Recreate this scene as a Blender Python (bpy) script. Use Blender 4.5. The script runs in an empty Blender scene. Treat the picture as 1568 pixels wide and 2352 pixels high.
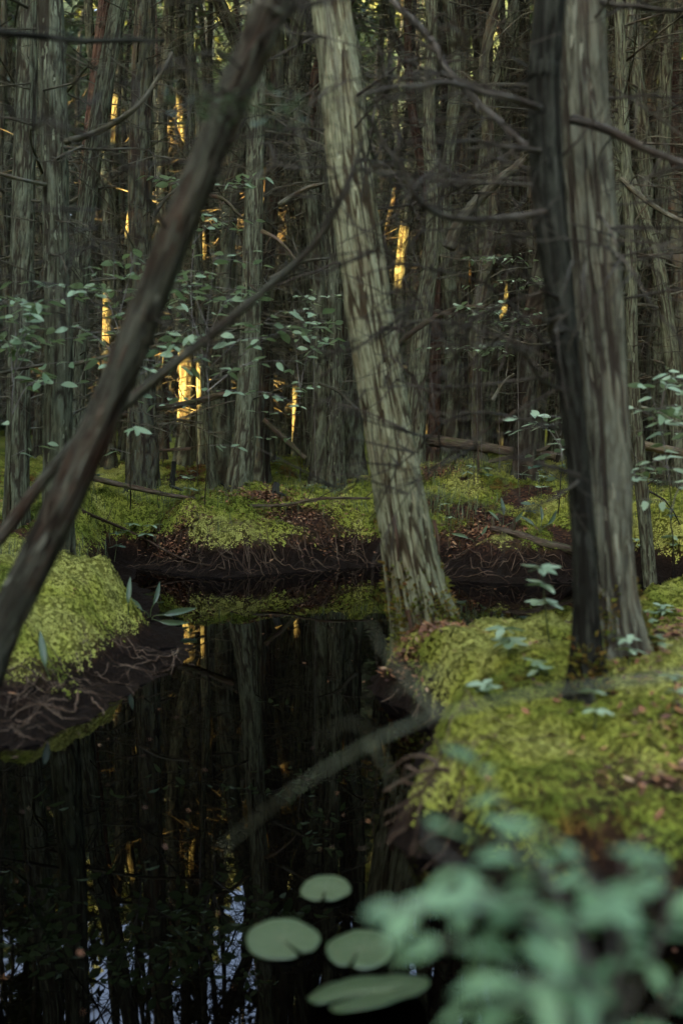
import bpy, math, random
import numpy as np
from mathutils import Vector, Matrix, Euler

random.seed(11)
rng = np.random.default_rng(11)
S = bpy.context.scene
C = S.collection

# ------------------------------------------------------------------ camera
CAM = np.array([0.0, 0.0, 1.30])
LENS, SENS = 35.0, 36.0
IW, IH = 1568.0, 2352.0
FPX = LENS / SENS * IH
HORIZON = 950.0
PITCH = math.atan((IH / 2 - HORIZON) / FPX)
cam_d = bpy.data.cameras.new("camera")
cam = bpy.data.objects.new("camera", cam_d)
C.objects.link(cam)
cam_d.sensor_fit = 'VERTICAL'
cam_d.sensor_height = SENS
cam_d.sensor_width = 24.0
cam_d.lens = LENS
cam_d.clip_start = 0.05
cam_d.clip_end = 3000
cam.location = CAM
cam.rotation_euler = (math.radians(90) - PITCH, 0, 0)
cam_d.dof.use_dof = True
cam_d.dof.focus_distance = 8.6
cam_d.dof.aperture_fstop = 1.45
S.camera = cam

# ------------------------------------------------------------------ world, sun, exposure
SUN_EL = math.radians(8.0)
SUN_AZ = (-0.86, -0.51)                      # horizontal direction towards the sun
_n = math.hypot(*SUN_AZ)
SUN = np.array([SUN_AZ[0] / _n * math.cos(SUN_EL), SUN_AZ[1] / _n * math.cos(SUN_EL), math.sin(SUN_EL)])
w = bpy.data.worlds.new("World")
S.world = w
w.use_nodes = True
nt = w.node_tree
nt.nodes.clear()
sky = nt.nodes.new('ShaderNodeTexSky')
sky.sky_type = 'NISHITA'
sky.sun_disc = False
sky.sun_elevation = SUN_EL
sky.sun_rotation = math.atan2(SUN[0], SUN[1])
sky.air_density = 0.5
sky.dust_density = 7.0
sky.ozone_density = 0.2
bg = nt.nodes.new('ShaderNodeBackground')
bg.inputs['Strength'].default_value = 0.15
wo = nt.nodes.new('ShaderNodeOutputWorld')
nt.links.new(sky.outputs[0], bg.inputs[0])
nt.links.new(bg.outputs[0], wo.inputs[0])
sun_d = bpy.data.lights.new("sun", 'SUN')
sun_d.energy = 2.5
sun_d.angle = math.radians(0.5)
sun_d.color = (1.0, 0.60, 0.20)
sun_o = bpy.data.objects.new("sun", sun_d)
C.objects.link(sun_o)
sun_o.rotation_euler = Vector(SUN).to_track_quat('Z', 'Y').to_euler()
sun_o.location = (-20, -12, 20)
S.view_settings.view_transform = 'Standard'
S.view_settings.look = 'None'
S.view_settings.exposure = 5.25
S.view_settings.gamma = 1.0
S.cycles.use_denoising = True
S.cycles.max_bounces = 6
S.cycles.diffuse_bounces = 3
S.cycles.glossy_bounces = 3
S.cycles.transmission_bounces = 3
S.cycles.transparent_max_bounces = 4
S.cycles.sample_clamp_indirect = 4.0
S.render.engine = 'CYCLES'

# ------------------------------------------------------------------ picture -> place helpers
CP, SP = math.cos(PITCH), math.sin(PITCH)
def ray(px, py):
    a, b = (px - IW / 2) / FPX, -(py - IH / 2) / FPX
    return np.array([a, CP + b * SP, -SP + b * CP])
def P(px, py, d):
    r = ray(px, py)
    return CAM + r * (d / r[1])
def G(px, py, z=0.0):
    r = ray(px, py)
    return CAM + r * ((z - CAM[2]) / r[2])
def pxof(p):
    q = np.asarray(p, float) - CAM
    zc = q[1] * CP - q[2] * SP
    yc = q[1] * SP + q[2] * CP
    return IW / 2 + FPX * q[0] / zc, IH / 2 - FPX * yc / zc

# ------------------------------------------------------------------ noise
def _hash(ix, iy, iz, seed):
    h = (ix.astype(np.uint32) * np.uint32(374761393)) ^ (iy.astype(np.uint32) * np.uint32(668265263)) ^ (iz.astype(np.uint32) * np.uint32(2246822519)) ^ np.uint32((seed * 3266489917) & 0xffffffff)
    h = (h ^ (h >> np.uint32(15))) * np.uint32(2246822519)
    h = (h ^ (h >> np.uint32(13))) * np.uint32(3266489917)
    h = h ^ (h >> np.uint32(16))
    return h.astype(np.float64) / 4294967295.0
def vnoise(x, y, z=0.0, seed=0):
    x, y, z = np.broadcast_arrays(np.asarray(x, float), np.asarray(y, float), np.asarray(z, float))
    fx, fy, fz = np.floor(x), np.floor(y), np.floor(z)
    ix, iy, iz = fx.astype(np.int64), fy.astype(np.int64), fz.astype(np.int64)
    tx, ty, tz = x - fx, y - fy, z - fz
    tx, ty, tz = [t * t * (3 - 2 * t) for t in (tx, ty, tz)]
    r = 0
    for a in (0, 1):
        for b in (0, 1):
            for c in (0, 1):
                wgt = (tx if a else 1 - tx) * (ty if b else 1 - ty) * (tz if c else 1 - tz)
                r = r + wgt * _hash(ix + a, iy + b, iz + c, seed)
    return r
def fbm(x, y, z=0.0, seed=0, octv=4):
    s, a, t = 0, 0.5, 0
    for o in range(octv):
        s = s + a * (vnoise(np.asarray(x) * 2 ** o, np.asarray(y) * 2 ** o, np.asarray(z) * 2 ** o, seed + o * 17) - 0.5)
        a *= 0.5
    return s * 2                                  # about -1..1
def sstep(a, b, x):
    t = np.clip((x - a) / (b - a), 0, 1)
    return t * t * (3 - 2 * t)

# ------------------------------------------------------------------ mesh helpers
def make_mesh(name, V, F, attrs=None, smooth=True):
    V = np.asarray(V, np.float32)
    F = np.asarray(F, np.int32)
    me = bpy.data.meshes.new(name)
    k = F.shape[1]
    me.vertices.add(len(V)); me.vertices.foreach_set('co', V.ravel())
    me.loops.add(F.size); me.loops.foreach_set('vertex_index', F.ravel())
    me.polygons.add(len(F))
    me.polygons.foreach_set('loop_start', np.arange(0, F.size, k, dtype=np.int32))
    me.polygons.foreach_set('loop_total', np.full(len(F), k, np.int32))
    if smooth:
        me.polygons.foreach_set('use_smooth', np.ones(len(F), bool))
    for nme, arr in (attrs or {}).items():
        arr = np.asarray(arr, np.float32)
        if arr.ndim == 1:
            at = me.attributes.new(nme, 'FLOAT', 'POINT'); at.data.foreach_set('value', arr)
        else:
            at = me.attributes.new(nme, 'FLOAT_VECTOR', 'POINT'); at.data.foreach_set('vector', arr.ravel())
    me.update()
    me.validate()
    return me
def obj(name, me, mat=None, parent=None, loc=None, rot=None, scl=None):
    o = bpy.data.objects.new(name, me)
    C.objects.link(o)
    if mat is not None and me is not None and not me.materials:
        me.materials.append(mat)
    if parent is not None:
        o.parent = parent
    if loc is not None: o.location = loc
    if rot is not None: o.rotation_euler = rot
    if scl is not None: o.scale = scl
    return o
def tag(o, label, cat, group=None, kind=None):
    if label: o['label'] = label
    if cat: o['category'] = cat
    if group: o['group'] = group
    if kind: o['kind'] = kind
    return o
def thing(name, label, cat, loc=(0, 0, 0), group=None, rot=None):
    o = bpy.data.objects.new(name, None)
    C.objects.link(o)
    o.empty_display_size = 0.1
    o.location = loc
    if rot is not None: o.rotation_euler = rot
    return tag(o, label, cat, group)

class MB:
    def __init__(self): self.V, self.F, self.A, self.n = [], [], [], 0
    def add(self, V, F, A=None):
        self.V.append(V); self.F.append(np.asarray(F) + self.n)
        self.A.append(A if A is not None else np.asarray(V)); self.n += len(V)
    def mesh(self, name, smooth=True):
        return make_mesh(name, np.concatenate(self.V), np.concatenate(self.F), {'bark': np.concatenate(self.A)}, smooth)

def spline(pts, n):
    p = np.asarray(pts, float)
    if len(p) == 2:
        t = np.linspace(0, 1, n)[:, None]
        return p[0] * (1 - t) + p[1] * t
    e = np.vstack([2 * p[0] - p[1], p, 2 * p[-1] - p[-2]])
    out, m = [], 24
    for i in range(len(p) - 1):
        a, b, c, d = e[i:i + 4]
        t = np.linspace(0, 1, m, endpoint=False)[:, None]
        out.append(0.5 * (2 * b + (c - a) * t + (2 * a - 5 * b + 4 * c - d) * t ** 2 + (3 * b - a - 3 * c + d) * t ** 3))
    out.append(p[-1:])
    q = np.concatenate(out)
    L = np.r_[0, np.cumsum(np.linalg.norm(np.diff(q[:, :3], axis=0), axis=1))]
    s = np.linspace(0, L[-1], n)
    return np.stack([np.interp(s, L, q[:, k]) for k in range(q.shape[1])], 1)
def tube(pts, rad, nseg, disp=None):
    p = np.asarray(pts, float); n = len(p)
    r = np.broadcast_to(np.asarray(rad, float), (n,))
    T = np.gradient(p, axis=0); T /= np.linalg.norm(T, axis=1)[:, None] + 1e-9
    ref = np.array([0, 1.0, 0]) if abs(T[0, 1]) < 0.9 else np.array([1.0, 0, 0])
    N = np.zeros_like(p); v = ref - T[0] * (ref @ T[0]); N[0] = v / np.linalg.norm(v)
    for i in range(1, n):
        v = N[i - 1] - T[i] * (N[i - 1] @ T[i]); N[i] = v / (np.linalg.norm(v) + 1e-9)
    B = np.cross(T, N)
    th = np.linspace(0, 2 * np.pi, nseg, endpoint=False)
    L = np.r_[0, np.cumsum(np.linalg.norm(np.diff(p, axis=0), axis=1))]
    TH, LL = np.meshgrid(th, L); RR = np.repeat(r[:, None], nseg, 1)
    rm = float(np.mean(r))
    if disp is not None:
        RR = RR + disp(TH, LL, RR)
    V = p[:, None] + RR[..., None] * (np.cos(TH)[..., None] * N[:, None] + np.sin(TH)[..., None] * B[:, None])
    A = np.stack([rm * np.cos(TH), rm * np.sin(TH), LL], -1)
    i = np.arange(n - 1)[:, None] * nseg; j = np.arange(nseg)[None]
    a, b = (i + j), (i + (j + 1) % nseg)
    F = np.concatenate([np.stack([a, b, b + nseg], -1).reshape(-1, 3), np.stack([a, b + nseg, a + nseg], -1).reshape(-1, 3)])
    if disp is not None:
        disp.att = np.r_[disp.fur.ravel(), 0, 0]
    V, A = V.reshape(-1, 3), A.reshape(-1, 3)
    k = len(V); last = (n - 1) * nseg; jj = np.arange(nseg)
    V = np.vstack([V, p[:1], p[-1:]]); A = np.vstack([A, [[0, 0, 0]], [[0, 0, L[-1]]]])
    F = np.vstack([F, np.stack([np.full(nseg, k), (jj + 1) % nseg, jj], 1), np.stack([np.full(nseg, k + 1), last + jj, last + (jj + 1) % nseg], 1)])
    return V, F, A
def bark_disp(seed, depth=0.10, k=4.5, vs=5.5, lump=0.05, thr=.22):
    """fissured cedar bark: flat interlaced plates parted by narrow furrows"""
    def f(TH, L, R):
        tw = TH + 0.12 * L
        x, y = np.cos(tw), np.sin(tw)
        wx_ = 0.12 * vnoise(x * 2, y * 2, L * 3.0, seed + 5)
        n1_ = np.abs(2 * vnoise(x * k + wx_, y * k - wx_, L * vs * .55, seed) - 1)
        n2_ = np.abs(2 * vnoise(x * k * 1.7 - wx_, y * k * 1.7 + wx_, L * vs * 1.2, seed + 3) - 1)
        gate = sstep(.25, .5, vnoise(x * k * .6, y * k * .6, L * vs * .5, seed + 31))
        plate = sstep(0.0, thr, n1_) * (1 - gate * (1 - sstep(0.0, thr * .9, n2_)))
        big = fbm(x * 0.9, y * 0.9, L * 0.8, seed + 9, 3)
        fine = fbm(x * k * 3, y * k * 3, L * vs * 2.2, seed + 21, 3)
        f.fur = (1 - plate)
        return R * (-depth * (1 - plate) + lump * big + depth * 0.30 * fine)
    f.fur = None
    return f

# ------------------------------------------------------------------ materials
def mat_new(name):
    m = bpy.data.materials.new(name); m.use_nodes = True
    t = m.node_tree; t.nodes.clear()
    o = t.nodes.new('ShaderNodeOutputMaterial')
    b = t.nodes.new('ShaderNodeBsdfPrincipled')
    t.links.new(b.outputs[0], o.inputs[0])
    return m, t, b, o
def N(t, typ, **kw):
    n = t.nodes.new(typ)
    for k, v in kw.items():
        if k.startswith('i_'):
            n.inputs[k[2:].replace('_', ' ')].default_value = v
        else:
            setattr(n, k, v)
    return n
def ramp(t, fac, stops):
    n = t.nodes.new('ShaderNodeValToRGB')
    e = n.color_ramp.elements
    while len(e) < len(stops): e.new(0.5)
    for q, (p_, c_) in zip(e, stops):
        q.position = p_; q.color = (*c_, 1) if len(c_) == 3 else c_
    t.links.new(fac, n.inputs[0])
    return n
def mix(t, fac, a, b, mode='MIX'):
    n = t.nodes.new('ShaderNodeMix'); n.data_type = 'RGBA'; n.blend_type = mode
    for s, v in ((n.inputs[0], fac), (n.inputs[6], a), (n.inputs[7], b)):
        if isinstance(v, (int, float)): s.default_value = v
        elif isinstance(v, tuple): s.default_value = (*v, 1)
        else: t.links.new(v, s)
    return n.outputs[2]
def bark_mat(name, dark, mid, light, red, lichen, red_amt=0.35, lich_amt=0.4, scale=42.0, moss_top=None, bump=0.6):
    m, t, b, o = mat_new(name)
    at = N(t, 'ShaderNodeAttribute', attribute_name='bark')
    info = N(t, 'ShaderNodeObjectInfo')
    off = N(t, 'ShaderNodeVectorMath', operation='SCALE'); off.inputs[0].default_value = (3.1, 7.7, 5.3)
    t.links.new(info.outputs['Random'], off.inputs['Scale'])
    ad = N(t, 'ShaderNodeVectorMath', operation='ADD')
    t.links.new(at.outputs['Vector'], ad.inputs[0]); t.links.new(off.outputs[0], ad.inputs[1])
    mp = N(t, 'ShaderNodeMapping'); mp.inputs['Scale'].default_value = (1, 1, 0.14)
    t.links.new(ad.outputs[0], mp.inputs[0])
    n1 = N(t, 'ShaderNodeTexNoise', i_Scale=scale, i_Detail=7.0, i_Roughness=0.62, i_Distortion=0.5)
    t.links.new(mp.outputs[0], n1.inputs['Vector'])
    mp2 = N(t, 'ShaderNodeMapping'); mp2.inputs['Scale'].default_value = (1, 1, 0.35)
    t.links.new(ad.outputs[0], mp2.inputs[0])
    n2 = N(t, 'ShaderNodeTexNoise', i_Scale=9.0, i_Detail=5.0, i_Roughness=0.6)
    t.links.new(mp2.outputs[0], n2.inputs['Vector'])
    n3 = N(t, 'ShaderNodeTexNoise', i_Scale=24.0, i_Detail=6.0, i_Roughness=0.7)
    t.links.new(mp2.outputs[0], n3.inputs['Vector'])
    c = ramp(t, n1.outputs[0], [(0.30, dark), (0.46, mid), (0.62, light), (0.78, tuple(1.25 * v for v in light))]).outputs[0]
    rf = ramp(t, n2.outputs[0], [(0.50, (0, 0, 0)), (0.68, (red_amt,) * 3)]).outputs[0]
    c = mix(t, rf, c, mix(t, 0.75, c, red))
    lf = ramp(t, n3.outputs[0], [(0.48, (0, 0, 0)), (0.62, (lich_amt,) * 3)]).outputs[0]
    c = mix(t, lf, c, lichen)
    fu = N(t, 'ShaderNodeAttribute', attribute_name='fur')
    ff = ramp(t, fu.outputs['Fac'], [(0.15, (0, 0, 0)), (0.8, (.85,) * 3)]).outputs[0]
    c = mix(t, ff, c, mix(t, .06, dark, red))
    # trees differ a little from each other
    hs = N(t, 'ShaderNodeHueSaturation')
    mr = N(t, 'ShaderNodeMapRange', i_To_Min=0.58, i_To_Max=1.05); t.links.new(info.outputs['Random'], mr.inputs[0])
    t.links.new(mr.outputs[0], hs.inputs['Value']); t.links.new(c, hs.inputs['Color'])
    c = hs.outputs[0]
    if moss_top is not None:      # green moss sleeve that grows up the foot of the trunk
        sx = N(t, 'ShaderNodeSeparateXYZ'); t.links.new(at.outputs['Vector'], sx.inputs[0])
        ms = N(t, 'ShaderNodeMath', operation='MULTIPLY_ADD'); ms.inputs[1].default_value = -1.0 / moss_top; ms.inputs[2].default_value = 1.05
        t.links.new(sx.outputs[2], ms.inputs[0])
        m2 = N(t, 'ShaderNodeMath', operation='ADD'); t.links.new(ms.outputs[0], m2.inputs[0]); t.links.new(n2.outputs[0], m2.inputs[1])
        mf = ramp(t, m2.outputs[0], [(0.62, (0, 0, 0)), (0.95, (.9,) * 3)]).outputs[0]
        mc = ramp(t, n3.outputs[0], [(0.35, (0.035, 0.05, 0.012)), (0.6, (0.10, 0.12, 0.03)), (0.75, (0.17, 0.12, 0.04))]).outputs[0]
        c = mix(t, mf, c, mc)
    t.links.new(c, b.inputs['Base Color'])
    b.inputs['Roughness'].default_value = 0.9
    b.inputs['Specular IOR Level'].default_value = 0.05
    bp = N(t, 'ShaderNodeBump', i_Strength=bump * 1.5, i_Distance=0.018)
    t.links.new(n1.outputs[0], bp.inputs['Height']); t.links.new(bp.outputs[0], b.inputs['Normal'])
    return m
GREY = dict(dark=(0.030, 0.024, 0.016), mid=(0.095, 0.102, 0.058), light=(0.19, 0.21, 0.125), red=(0.14, 0.075, 0.035), lichen=(0.23, 0.265, 0.175))
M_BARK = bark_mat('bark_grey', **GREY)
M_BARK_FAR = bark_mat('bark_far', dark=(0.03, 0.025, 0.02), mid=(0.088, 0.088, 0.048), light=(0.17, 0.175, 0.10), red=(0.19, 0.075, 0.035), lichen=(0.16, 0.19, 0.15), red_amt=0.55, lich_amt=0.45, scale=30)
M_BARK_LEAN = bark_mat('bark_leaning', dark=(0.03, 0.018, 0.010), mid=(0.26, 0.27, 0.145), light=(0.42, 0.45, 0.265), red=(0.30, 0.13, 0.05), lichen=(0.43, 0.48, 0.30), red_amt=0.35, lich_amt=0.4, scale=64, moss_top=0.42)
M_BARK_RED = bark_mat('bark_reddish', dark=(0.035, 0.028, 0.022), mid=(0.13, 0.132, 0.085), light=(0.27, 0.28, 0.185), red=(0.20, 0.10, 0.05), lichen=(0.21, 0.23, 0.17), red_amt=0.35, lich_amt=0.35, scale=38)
M_BARK_DARK = bark_mat('bark_dark', dark=(0.008, 0.008, 0.006), mid=(0.020, 0.021, 0.015), light=(0.052, 0.055, 0.040), red=(0.05, 0.03, 0.02), lichen=(0.07, 0.078, 0.056), red_amt=0.12, lich_amt=0.4)  # shade on the slim right stem is put into this bark colour
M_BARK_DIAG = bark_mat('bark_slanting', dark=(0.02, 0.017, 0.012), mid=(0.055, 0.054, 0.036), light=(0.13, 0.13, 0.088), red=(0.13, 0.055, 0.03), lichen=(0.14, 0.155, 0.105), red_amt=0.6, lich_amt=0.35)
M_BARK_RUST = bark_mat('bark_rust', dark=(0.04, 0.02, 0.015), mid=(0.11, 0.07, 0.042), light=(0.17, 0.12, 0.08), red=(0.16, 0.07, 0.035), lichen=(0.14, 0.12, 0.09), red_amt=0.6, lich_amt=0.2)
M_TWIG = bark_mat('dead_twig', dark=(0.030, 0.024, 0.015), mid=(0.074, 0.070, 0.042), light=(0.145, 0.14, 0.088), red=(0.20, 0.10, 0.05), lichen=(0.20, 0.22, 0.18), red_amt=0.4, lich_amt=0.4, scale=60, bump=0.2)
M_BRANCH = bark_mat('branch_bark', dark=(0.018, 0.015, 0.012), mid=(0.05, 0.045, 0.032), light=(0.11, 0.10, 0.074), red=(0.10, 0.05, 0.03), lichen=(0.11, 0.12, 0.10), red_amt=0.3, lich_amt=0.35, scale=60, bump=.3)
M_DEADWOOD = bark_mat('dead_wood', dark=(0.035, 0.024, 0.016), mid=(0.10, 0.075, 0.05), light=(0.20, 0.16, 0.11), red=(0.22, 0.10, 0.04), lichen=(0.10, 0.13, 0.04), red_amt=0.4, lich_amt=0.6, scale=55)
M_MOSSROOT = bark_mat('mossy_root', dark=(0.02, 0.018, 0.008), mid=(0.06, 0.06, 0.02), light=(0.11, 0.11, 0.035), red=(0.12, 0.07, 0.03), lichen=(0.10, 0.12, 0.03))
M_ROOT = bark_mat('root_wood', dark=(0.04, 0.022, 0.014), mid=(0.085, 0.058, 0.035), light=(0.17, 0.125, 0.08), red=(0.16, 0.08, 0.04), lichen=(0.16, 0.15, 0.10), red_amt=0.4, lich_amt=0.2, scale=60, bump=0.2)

def leaf_mat(name, col, col2, trans=0.35, rough=0.5):
    m, t, b, o = mat_new(name)
    info = N(t, 'ShaderNodeObjectInfo')
    tc = N(t, 'ShaderNodeTexCoord')
    n1 = N(t, 'ShaderNodeTexNoise', i_Scale=30.0, i_Detail=3.0); t.links.new(tc.outputs['Object'], n1.inputs['Vector'])
    ad = N(t, 'ShaderNodeMath', operation='MULTIPLY_ADD'); ad.inputs[1].default_value = 0.35
    t.links.new(n1.outputs[0], ad.inputs[0]); t.links.new(info.outputs['Random'], ad.inputs[2])
    c = ramp(t, ad.outputs[0], [(0.1, col), (1.1 if False else 1.0, col2)]).outputs[0]
    t.links.new(c, b.inputs['Base Color'])
    b.inputs['Roughness'].default_value = rough
    b.inputs['Specular IOR Level'].default_value = 0.4
    tr = N(t, 'ShaderNodeBsdfTranslucent'); t.links.new(mix(t, 0.5, c, (0.16, 0.20, 0.03)), tr.inputs[0])
    mx = N(t, 'ShaderNodeMixShader'); mx.inputs[0].default_value = trans
    t.links.new(b.outputs[0], mx.inputs[1]); t.links.new(tr.outputs[0], mx.inputs[2]); t.links.new(mx.outputs[0], o.inputs[0])
    return m
M_LEAF = leaf_mat('leaf_pepperbush', (0.13, 0.22, 0.10), (0.30, 0.42, 0.23))
M_LEAF_FG = leaf_mat('leaf_foreground', (0.085, 0.18, 0.078), (0.21, 0.36, 0.165), 0.3)
M_LEAF_PALE = leaf_mat('leaf_pale', (0.21, 0.32, 0.17), (0.37, 0.49, 0.29), 0.25)
M_LEAF_BANK = leaf_mat('leaf_bank', (0.05, 0.10, 0.06), (0.11, 0.18, 0.115), 0.25)
M_ARUM = leaf_mat('leaf_arum', (0.035, 0.07, 0.035), (0.10, 0.15, 0.07), 0.2, 0.35)
M_PAD = leaf_mat('lily_pad', (0.06, 0.095, 0.04), (0.095, 0.13, 0.06), 0.08, 0.28)
_t = M_PAD.node_tree; _b = [q for q in _t.nodes if q.type == 'BSDF_PRINCIPLED'][0]; _l = _b.inputs['Base Color'].links[0].from_socket
_tc = N(_t, 'ShaderNodeTexCoord'); _n = N(_t, 'ShaderNodeTexNoise', i_Scale=55.0, i_Detail=5.0); _t.links.new(_tc.outputs['Object'], _n.inputs['Vector'])
_t.links.new(mix(_t, ramp(_t, _n.outputs[0], [(.60, (0, 0, 0)), (.72, (.8,) * 3)]).outputs[0], _l, (0.10, 0.06, 0.025)), _b.inputs['Base Color'])
M_CROWN = leaf_mat('cedar_foliage', (0.035, 0.06, 0.025), (0.075, 0.10, 0.035), 0.25, 0.7)
M_STEM = bark_mat('shrub_stem', dark=(0.07, 0.06, 0.05), mid=(0.13, 0.12, 0.10), light=(0.22, 0.21, 0.18), red=(0.18, 0.11, 0.07), lichen=(0.2, 0.22, 0.18), bump=0.1)
M_VEIN = leaf_mat('pad_vein', (0.13, 0.17, 0.08), (0.16, 0.20, 0.10), 0.1)
M_STALK = leaf_mat('green_stalk', (0.06, 0.09, 0.03), (0.11, 0.14, 0.05), 0.1)

# ------------------------------------------------------------------ terrain
def g2(px, py): return tuple(G(px, py)[:2])
POND = np.array([(-4.5, 3.4), (-2.6, 3.75)] + [g2(*q) for q in (
    (0, 1742), (100, 1718), (165, 1672), (280, 1602), (375, 1556), (400, 1516), (465, 1478), (430, 1446), (372, 1420), (345, 1380), (308, 1336), (300, 1304),
    (420, 1322), (520, 1328), (640, 1318), (760, 1308), (880, 1300), (960, 1312), (1010, 1336), (1110, 1338), (1200, 1342), (1320, 1338), (1420, 1330), (1560, 1345), (1660, 1385),
    (1500, 1408))]
    + [(1.30, 5.25), (.98, 5.02), (.76, 4.98), (.62, 5.14), (.42, 5.16), (.22, 5.02), (.12, 4.8), (.14, 4.52), (.24, 4.3), (.34, 4.16), (.34, 4.02), (.40, 3.85), (.28, 3.62), (.34, 3.42), (.24, 3.2), (.17, 2.98), (.27, 2.82), (.20, 2.64), (.38, 2.52), (.52, 2.38), (.70, 2.46), (1.1, 2.36), (1.7, 2.1), (1.9, 1.6), (1.2, 1.36), (.5, 1.25), (-.3, .9), (-2.6, 1.2), (-5.0, 2.2)])
def pond_sd(x, y):
    """signed distance to the waterline, positive on land"""
    x = np.asarray(x, float); y = np.asarray(y, float)
    wx = x + 0.14 * fbm(x * 2.3, y * 2.3, 0, 41, 3) + 0.05 * fbm(x * 11, y * 11, 0, 42, 3); wy = y + 0.14 * fbm(x * 2.3, y * 2.3, 0, 57, 3) + 0.05 * fbm(x * 11, y * 11, 0, 58, 3)
    best = np.full(x.shape, 1e9); inside = np.zeros(x.shape, bool)
    n = len(POND)
    for i in range(n):
        (ax, ay), (bx, by) = POND[i], POND[(i + 1) % n]
        ex, ey = bx - ax, by - ay
        t = np.clip(((wx - ax) * ex + (wy - ay) * ey) / (ex * ex + ey * ey + 1e-12), 0, 1)
        d = (wx - ax - t * ex) ** 2 + (wy - ay - t * ey) ** 2
        best = np.minimum(best, d)
        c = ((ay > wy) != (by > wy)) & (wx < (bx - ax) * (wy - ay) / (by - ay + 1e-12) + ax)
        inside ^= c
    return np.sqrt(best) * np.where(inside, -1, 1)
BUMPS = [(-0.58, 9.3, .26, .75, .6), (1.0, 10.2, .36, .75, .7), (1.75, 9.3, .26, .8, .6), (-1.55, 5.75, .17, .75, .9), (-2.1, 8.4, .28, .9, .7),
         (0.55, 9.0, .10, .4, .4), (1.15, 8.85, .12, .35, .25), (.95, 3.2, .06, .5, .5), (1.5, 3.9, .12, .7, .7), (-3.4, 7.0, .25, 1.0, 1.0), (3.2, 8.5, .3, 1.0, 1.0), (-1.2, 9.0, .14, .32, .28), (.15, 9.35, .12, .3, .3), (2.3, 8.95, .16, .4, .3), (-.1, 10.5, .16, .5, .4), (-1.75, 9.7, .20, .45, .4), (.72, 9.2, .12, .28, .3), (1.45, 10.3, .14, .4, .35), (-2.7, 9.2, .18, .5, .4), (-0.6, 12.5, .15, 1.2, .8), (2.2, 12.6, .18, 1.1, .9)]
def moss_field(x, y, sd):
    n = fbm(x * 1.1, y * 1.1, 0, 77, 3) + 0.5 * fbm(x * 5, y * 5, 0, 78, 3)
    m = sstep(-0.55, -0.15, n)
    for (bx, by, r) in BARE:
        m = m * (1 - np.exp(-(((x - bx) / r) ** 2 + ((y - by) / (r * .75)) ** 2) ** 2))
    for (bx, by, r) in MOSSY:
        m = np.maximum(m, np.exp(-(((x - bx) / r) ** 2 + ((y - by) / r) ** 2) ** 2) * sstep(-.9, -.2, n))
    return m
MOSSY = [(.62, 3.1, .38), (.95, 2.75, .35), (.8, 3.6, .5), (.75, 4.5, .4), (1.0, 4.6, .4), (-1.5, 5.0, .8), (1.5, 2.7, .4), (.5, 4.8, .35)]
BARE = [(P(700, 1200, 8.75)[0], 8.72, .42), (P(600, 1150, 9.1)[0], 9.1, .24), (P(1110, 1260, 8.55)[0], 8.45, .28), (P(400, 1260, 8.5)[0], 8.4, .18), (.30, 4.45, .17), (1.5, 3.1, .4), (1.3, 2.75, .25), (1.75, 3.7, .45), (1.85, 4.5, .5), (P(1010, 1060, 10)[0], 10.1, .2), (P(740, 1080, 10.6)[0], 10.6, .35)]
def H(x, y, fine=True):
    x = np.asarray(x, float); y = np.asarray(y, float)
    sd = pond_sd(x, y)
    land = 0.27 + 0.26 * sstep(0.5, 4, sd) + 0.10 * fbm(x * .45, y * .45, 0, 3, 3) + 0.35 * sstep(20, 90, np.hypot(x, y))
    for (bx, by, a, sx, sy) in BUMPS:
        land = land + a * np.exp(-((x - bx) / sx) ** 2 - ((y - by) / sy) ** 2)
    land = land * (1 - .62 * np.exp(-((x - .43) / .34) ** 2 - ((y - 4.86) / .34) ** 2))
    if fine:
        land = land + 0.05 * fbm(x * 3.2, y * 3.2, 0, 5, 3) + 0.07 * moss_field(x, y, sd) * (fbm(x * 7.5, y * 7.5, 0, 8, 3) + .25 + 1.1 * (1 - (1 - np.abs(2 * vnoise(x * 4.6 + .3 * fbm(x * 6, y * 6, 0, 9, 2), y * 4.6, 0, 10) - 1)) ** 2) - .6)
    far = sstep(5.8, 7.2, y); lft = sstep(-.3, -.6, x) * (1 - far)
    off = .03 + .10 * far + .20 * lft                     # width of the mud shelf before the moss cap rises
    wv = off + (.20 + .15 * far + .16 * lft) * (1 + 0.35 * fbm(x * 1.3, y * 1.3, 0, 15, 2))
    s = sstep(off, wv, sd + .06 * fbm(x * 4, y * 4, 0, 16, 3))
    z = land * s + (0.035 + .16 * off) * np.clip(sd / (.10 + off), 0, 1) * (1 - s)
    if fine:
        z = z + (1 - s) * np.clip(sd * 8, 0, 1) * 0.085 * fbm(x * 9, y * 9, 0, 23, 4)
    return np.where(sd > 0, z, np.maximum(-0.55, sd * 0.9))
def axis(lo, a, b, hi, step):
    core = np.arange(a, b + 1e-6, step)
    def grow(s, e):
        out, p, st = [], s, step
        while p < e: st = min(st * 1.22, 60); p += st; out.append(p)
        return np.array(out)
    return np.r_[(a - grow(0, a - lo))[::-1], core, b + grow(0, hi - b)]
xs = axis(-900, -4.2, 4.4, 900, 0.034)
ys = axis(-900, 1.2, 13.5, 1200, 0.036)
GX, GY = np.meshgrid(xs, ys)
GZ = H(GX, GY)
nx, ny = len(xs), len(ys)
idx = np.arange(nx * ny).reshape(ny, nx)
TF = np.stack([idx[:-1, :-1], idx[:-1, 1:], idx[1:, 1:], idx[1:, :-1]], -1).reshape(-1, 4)
GSD = pond_sd(GX, GY)
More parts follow.
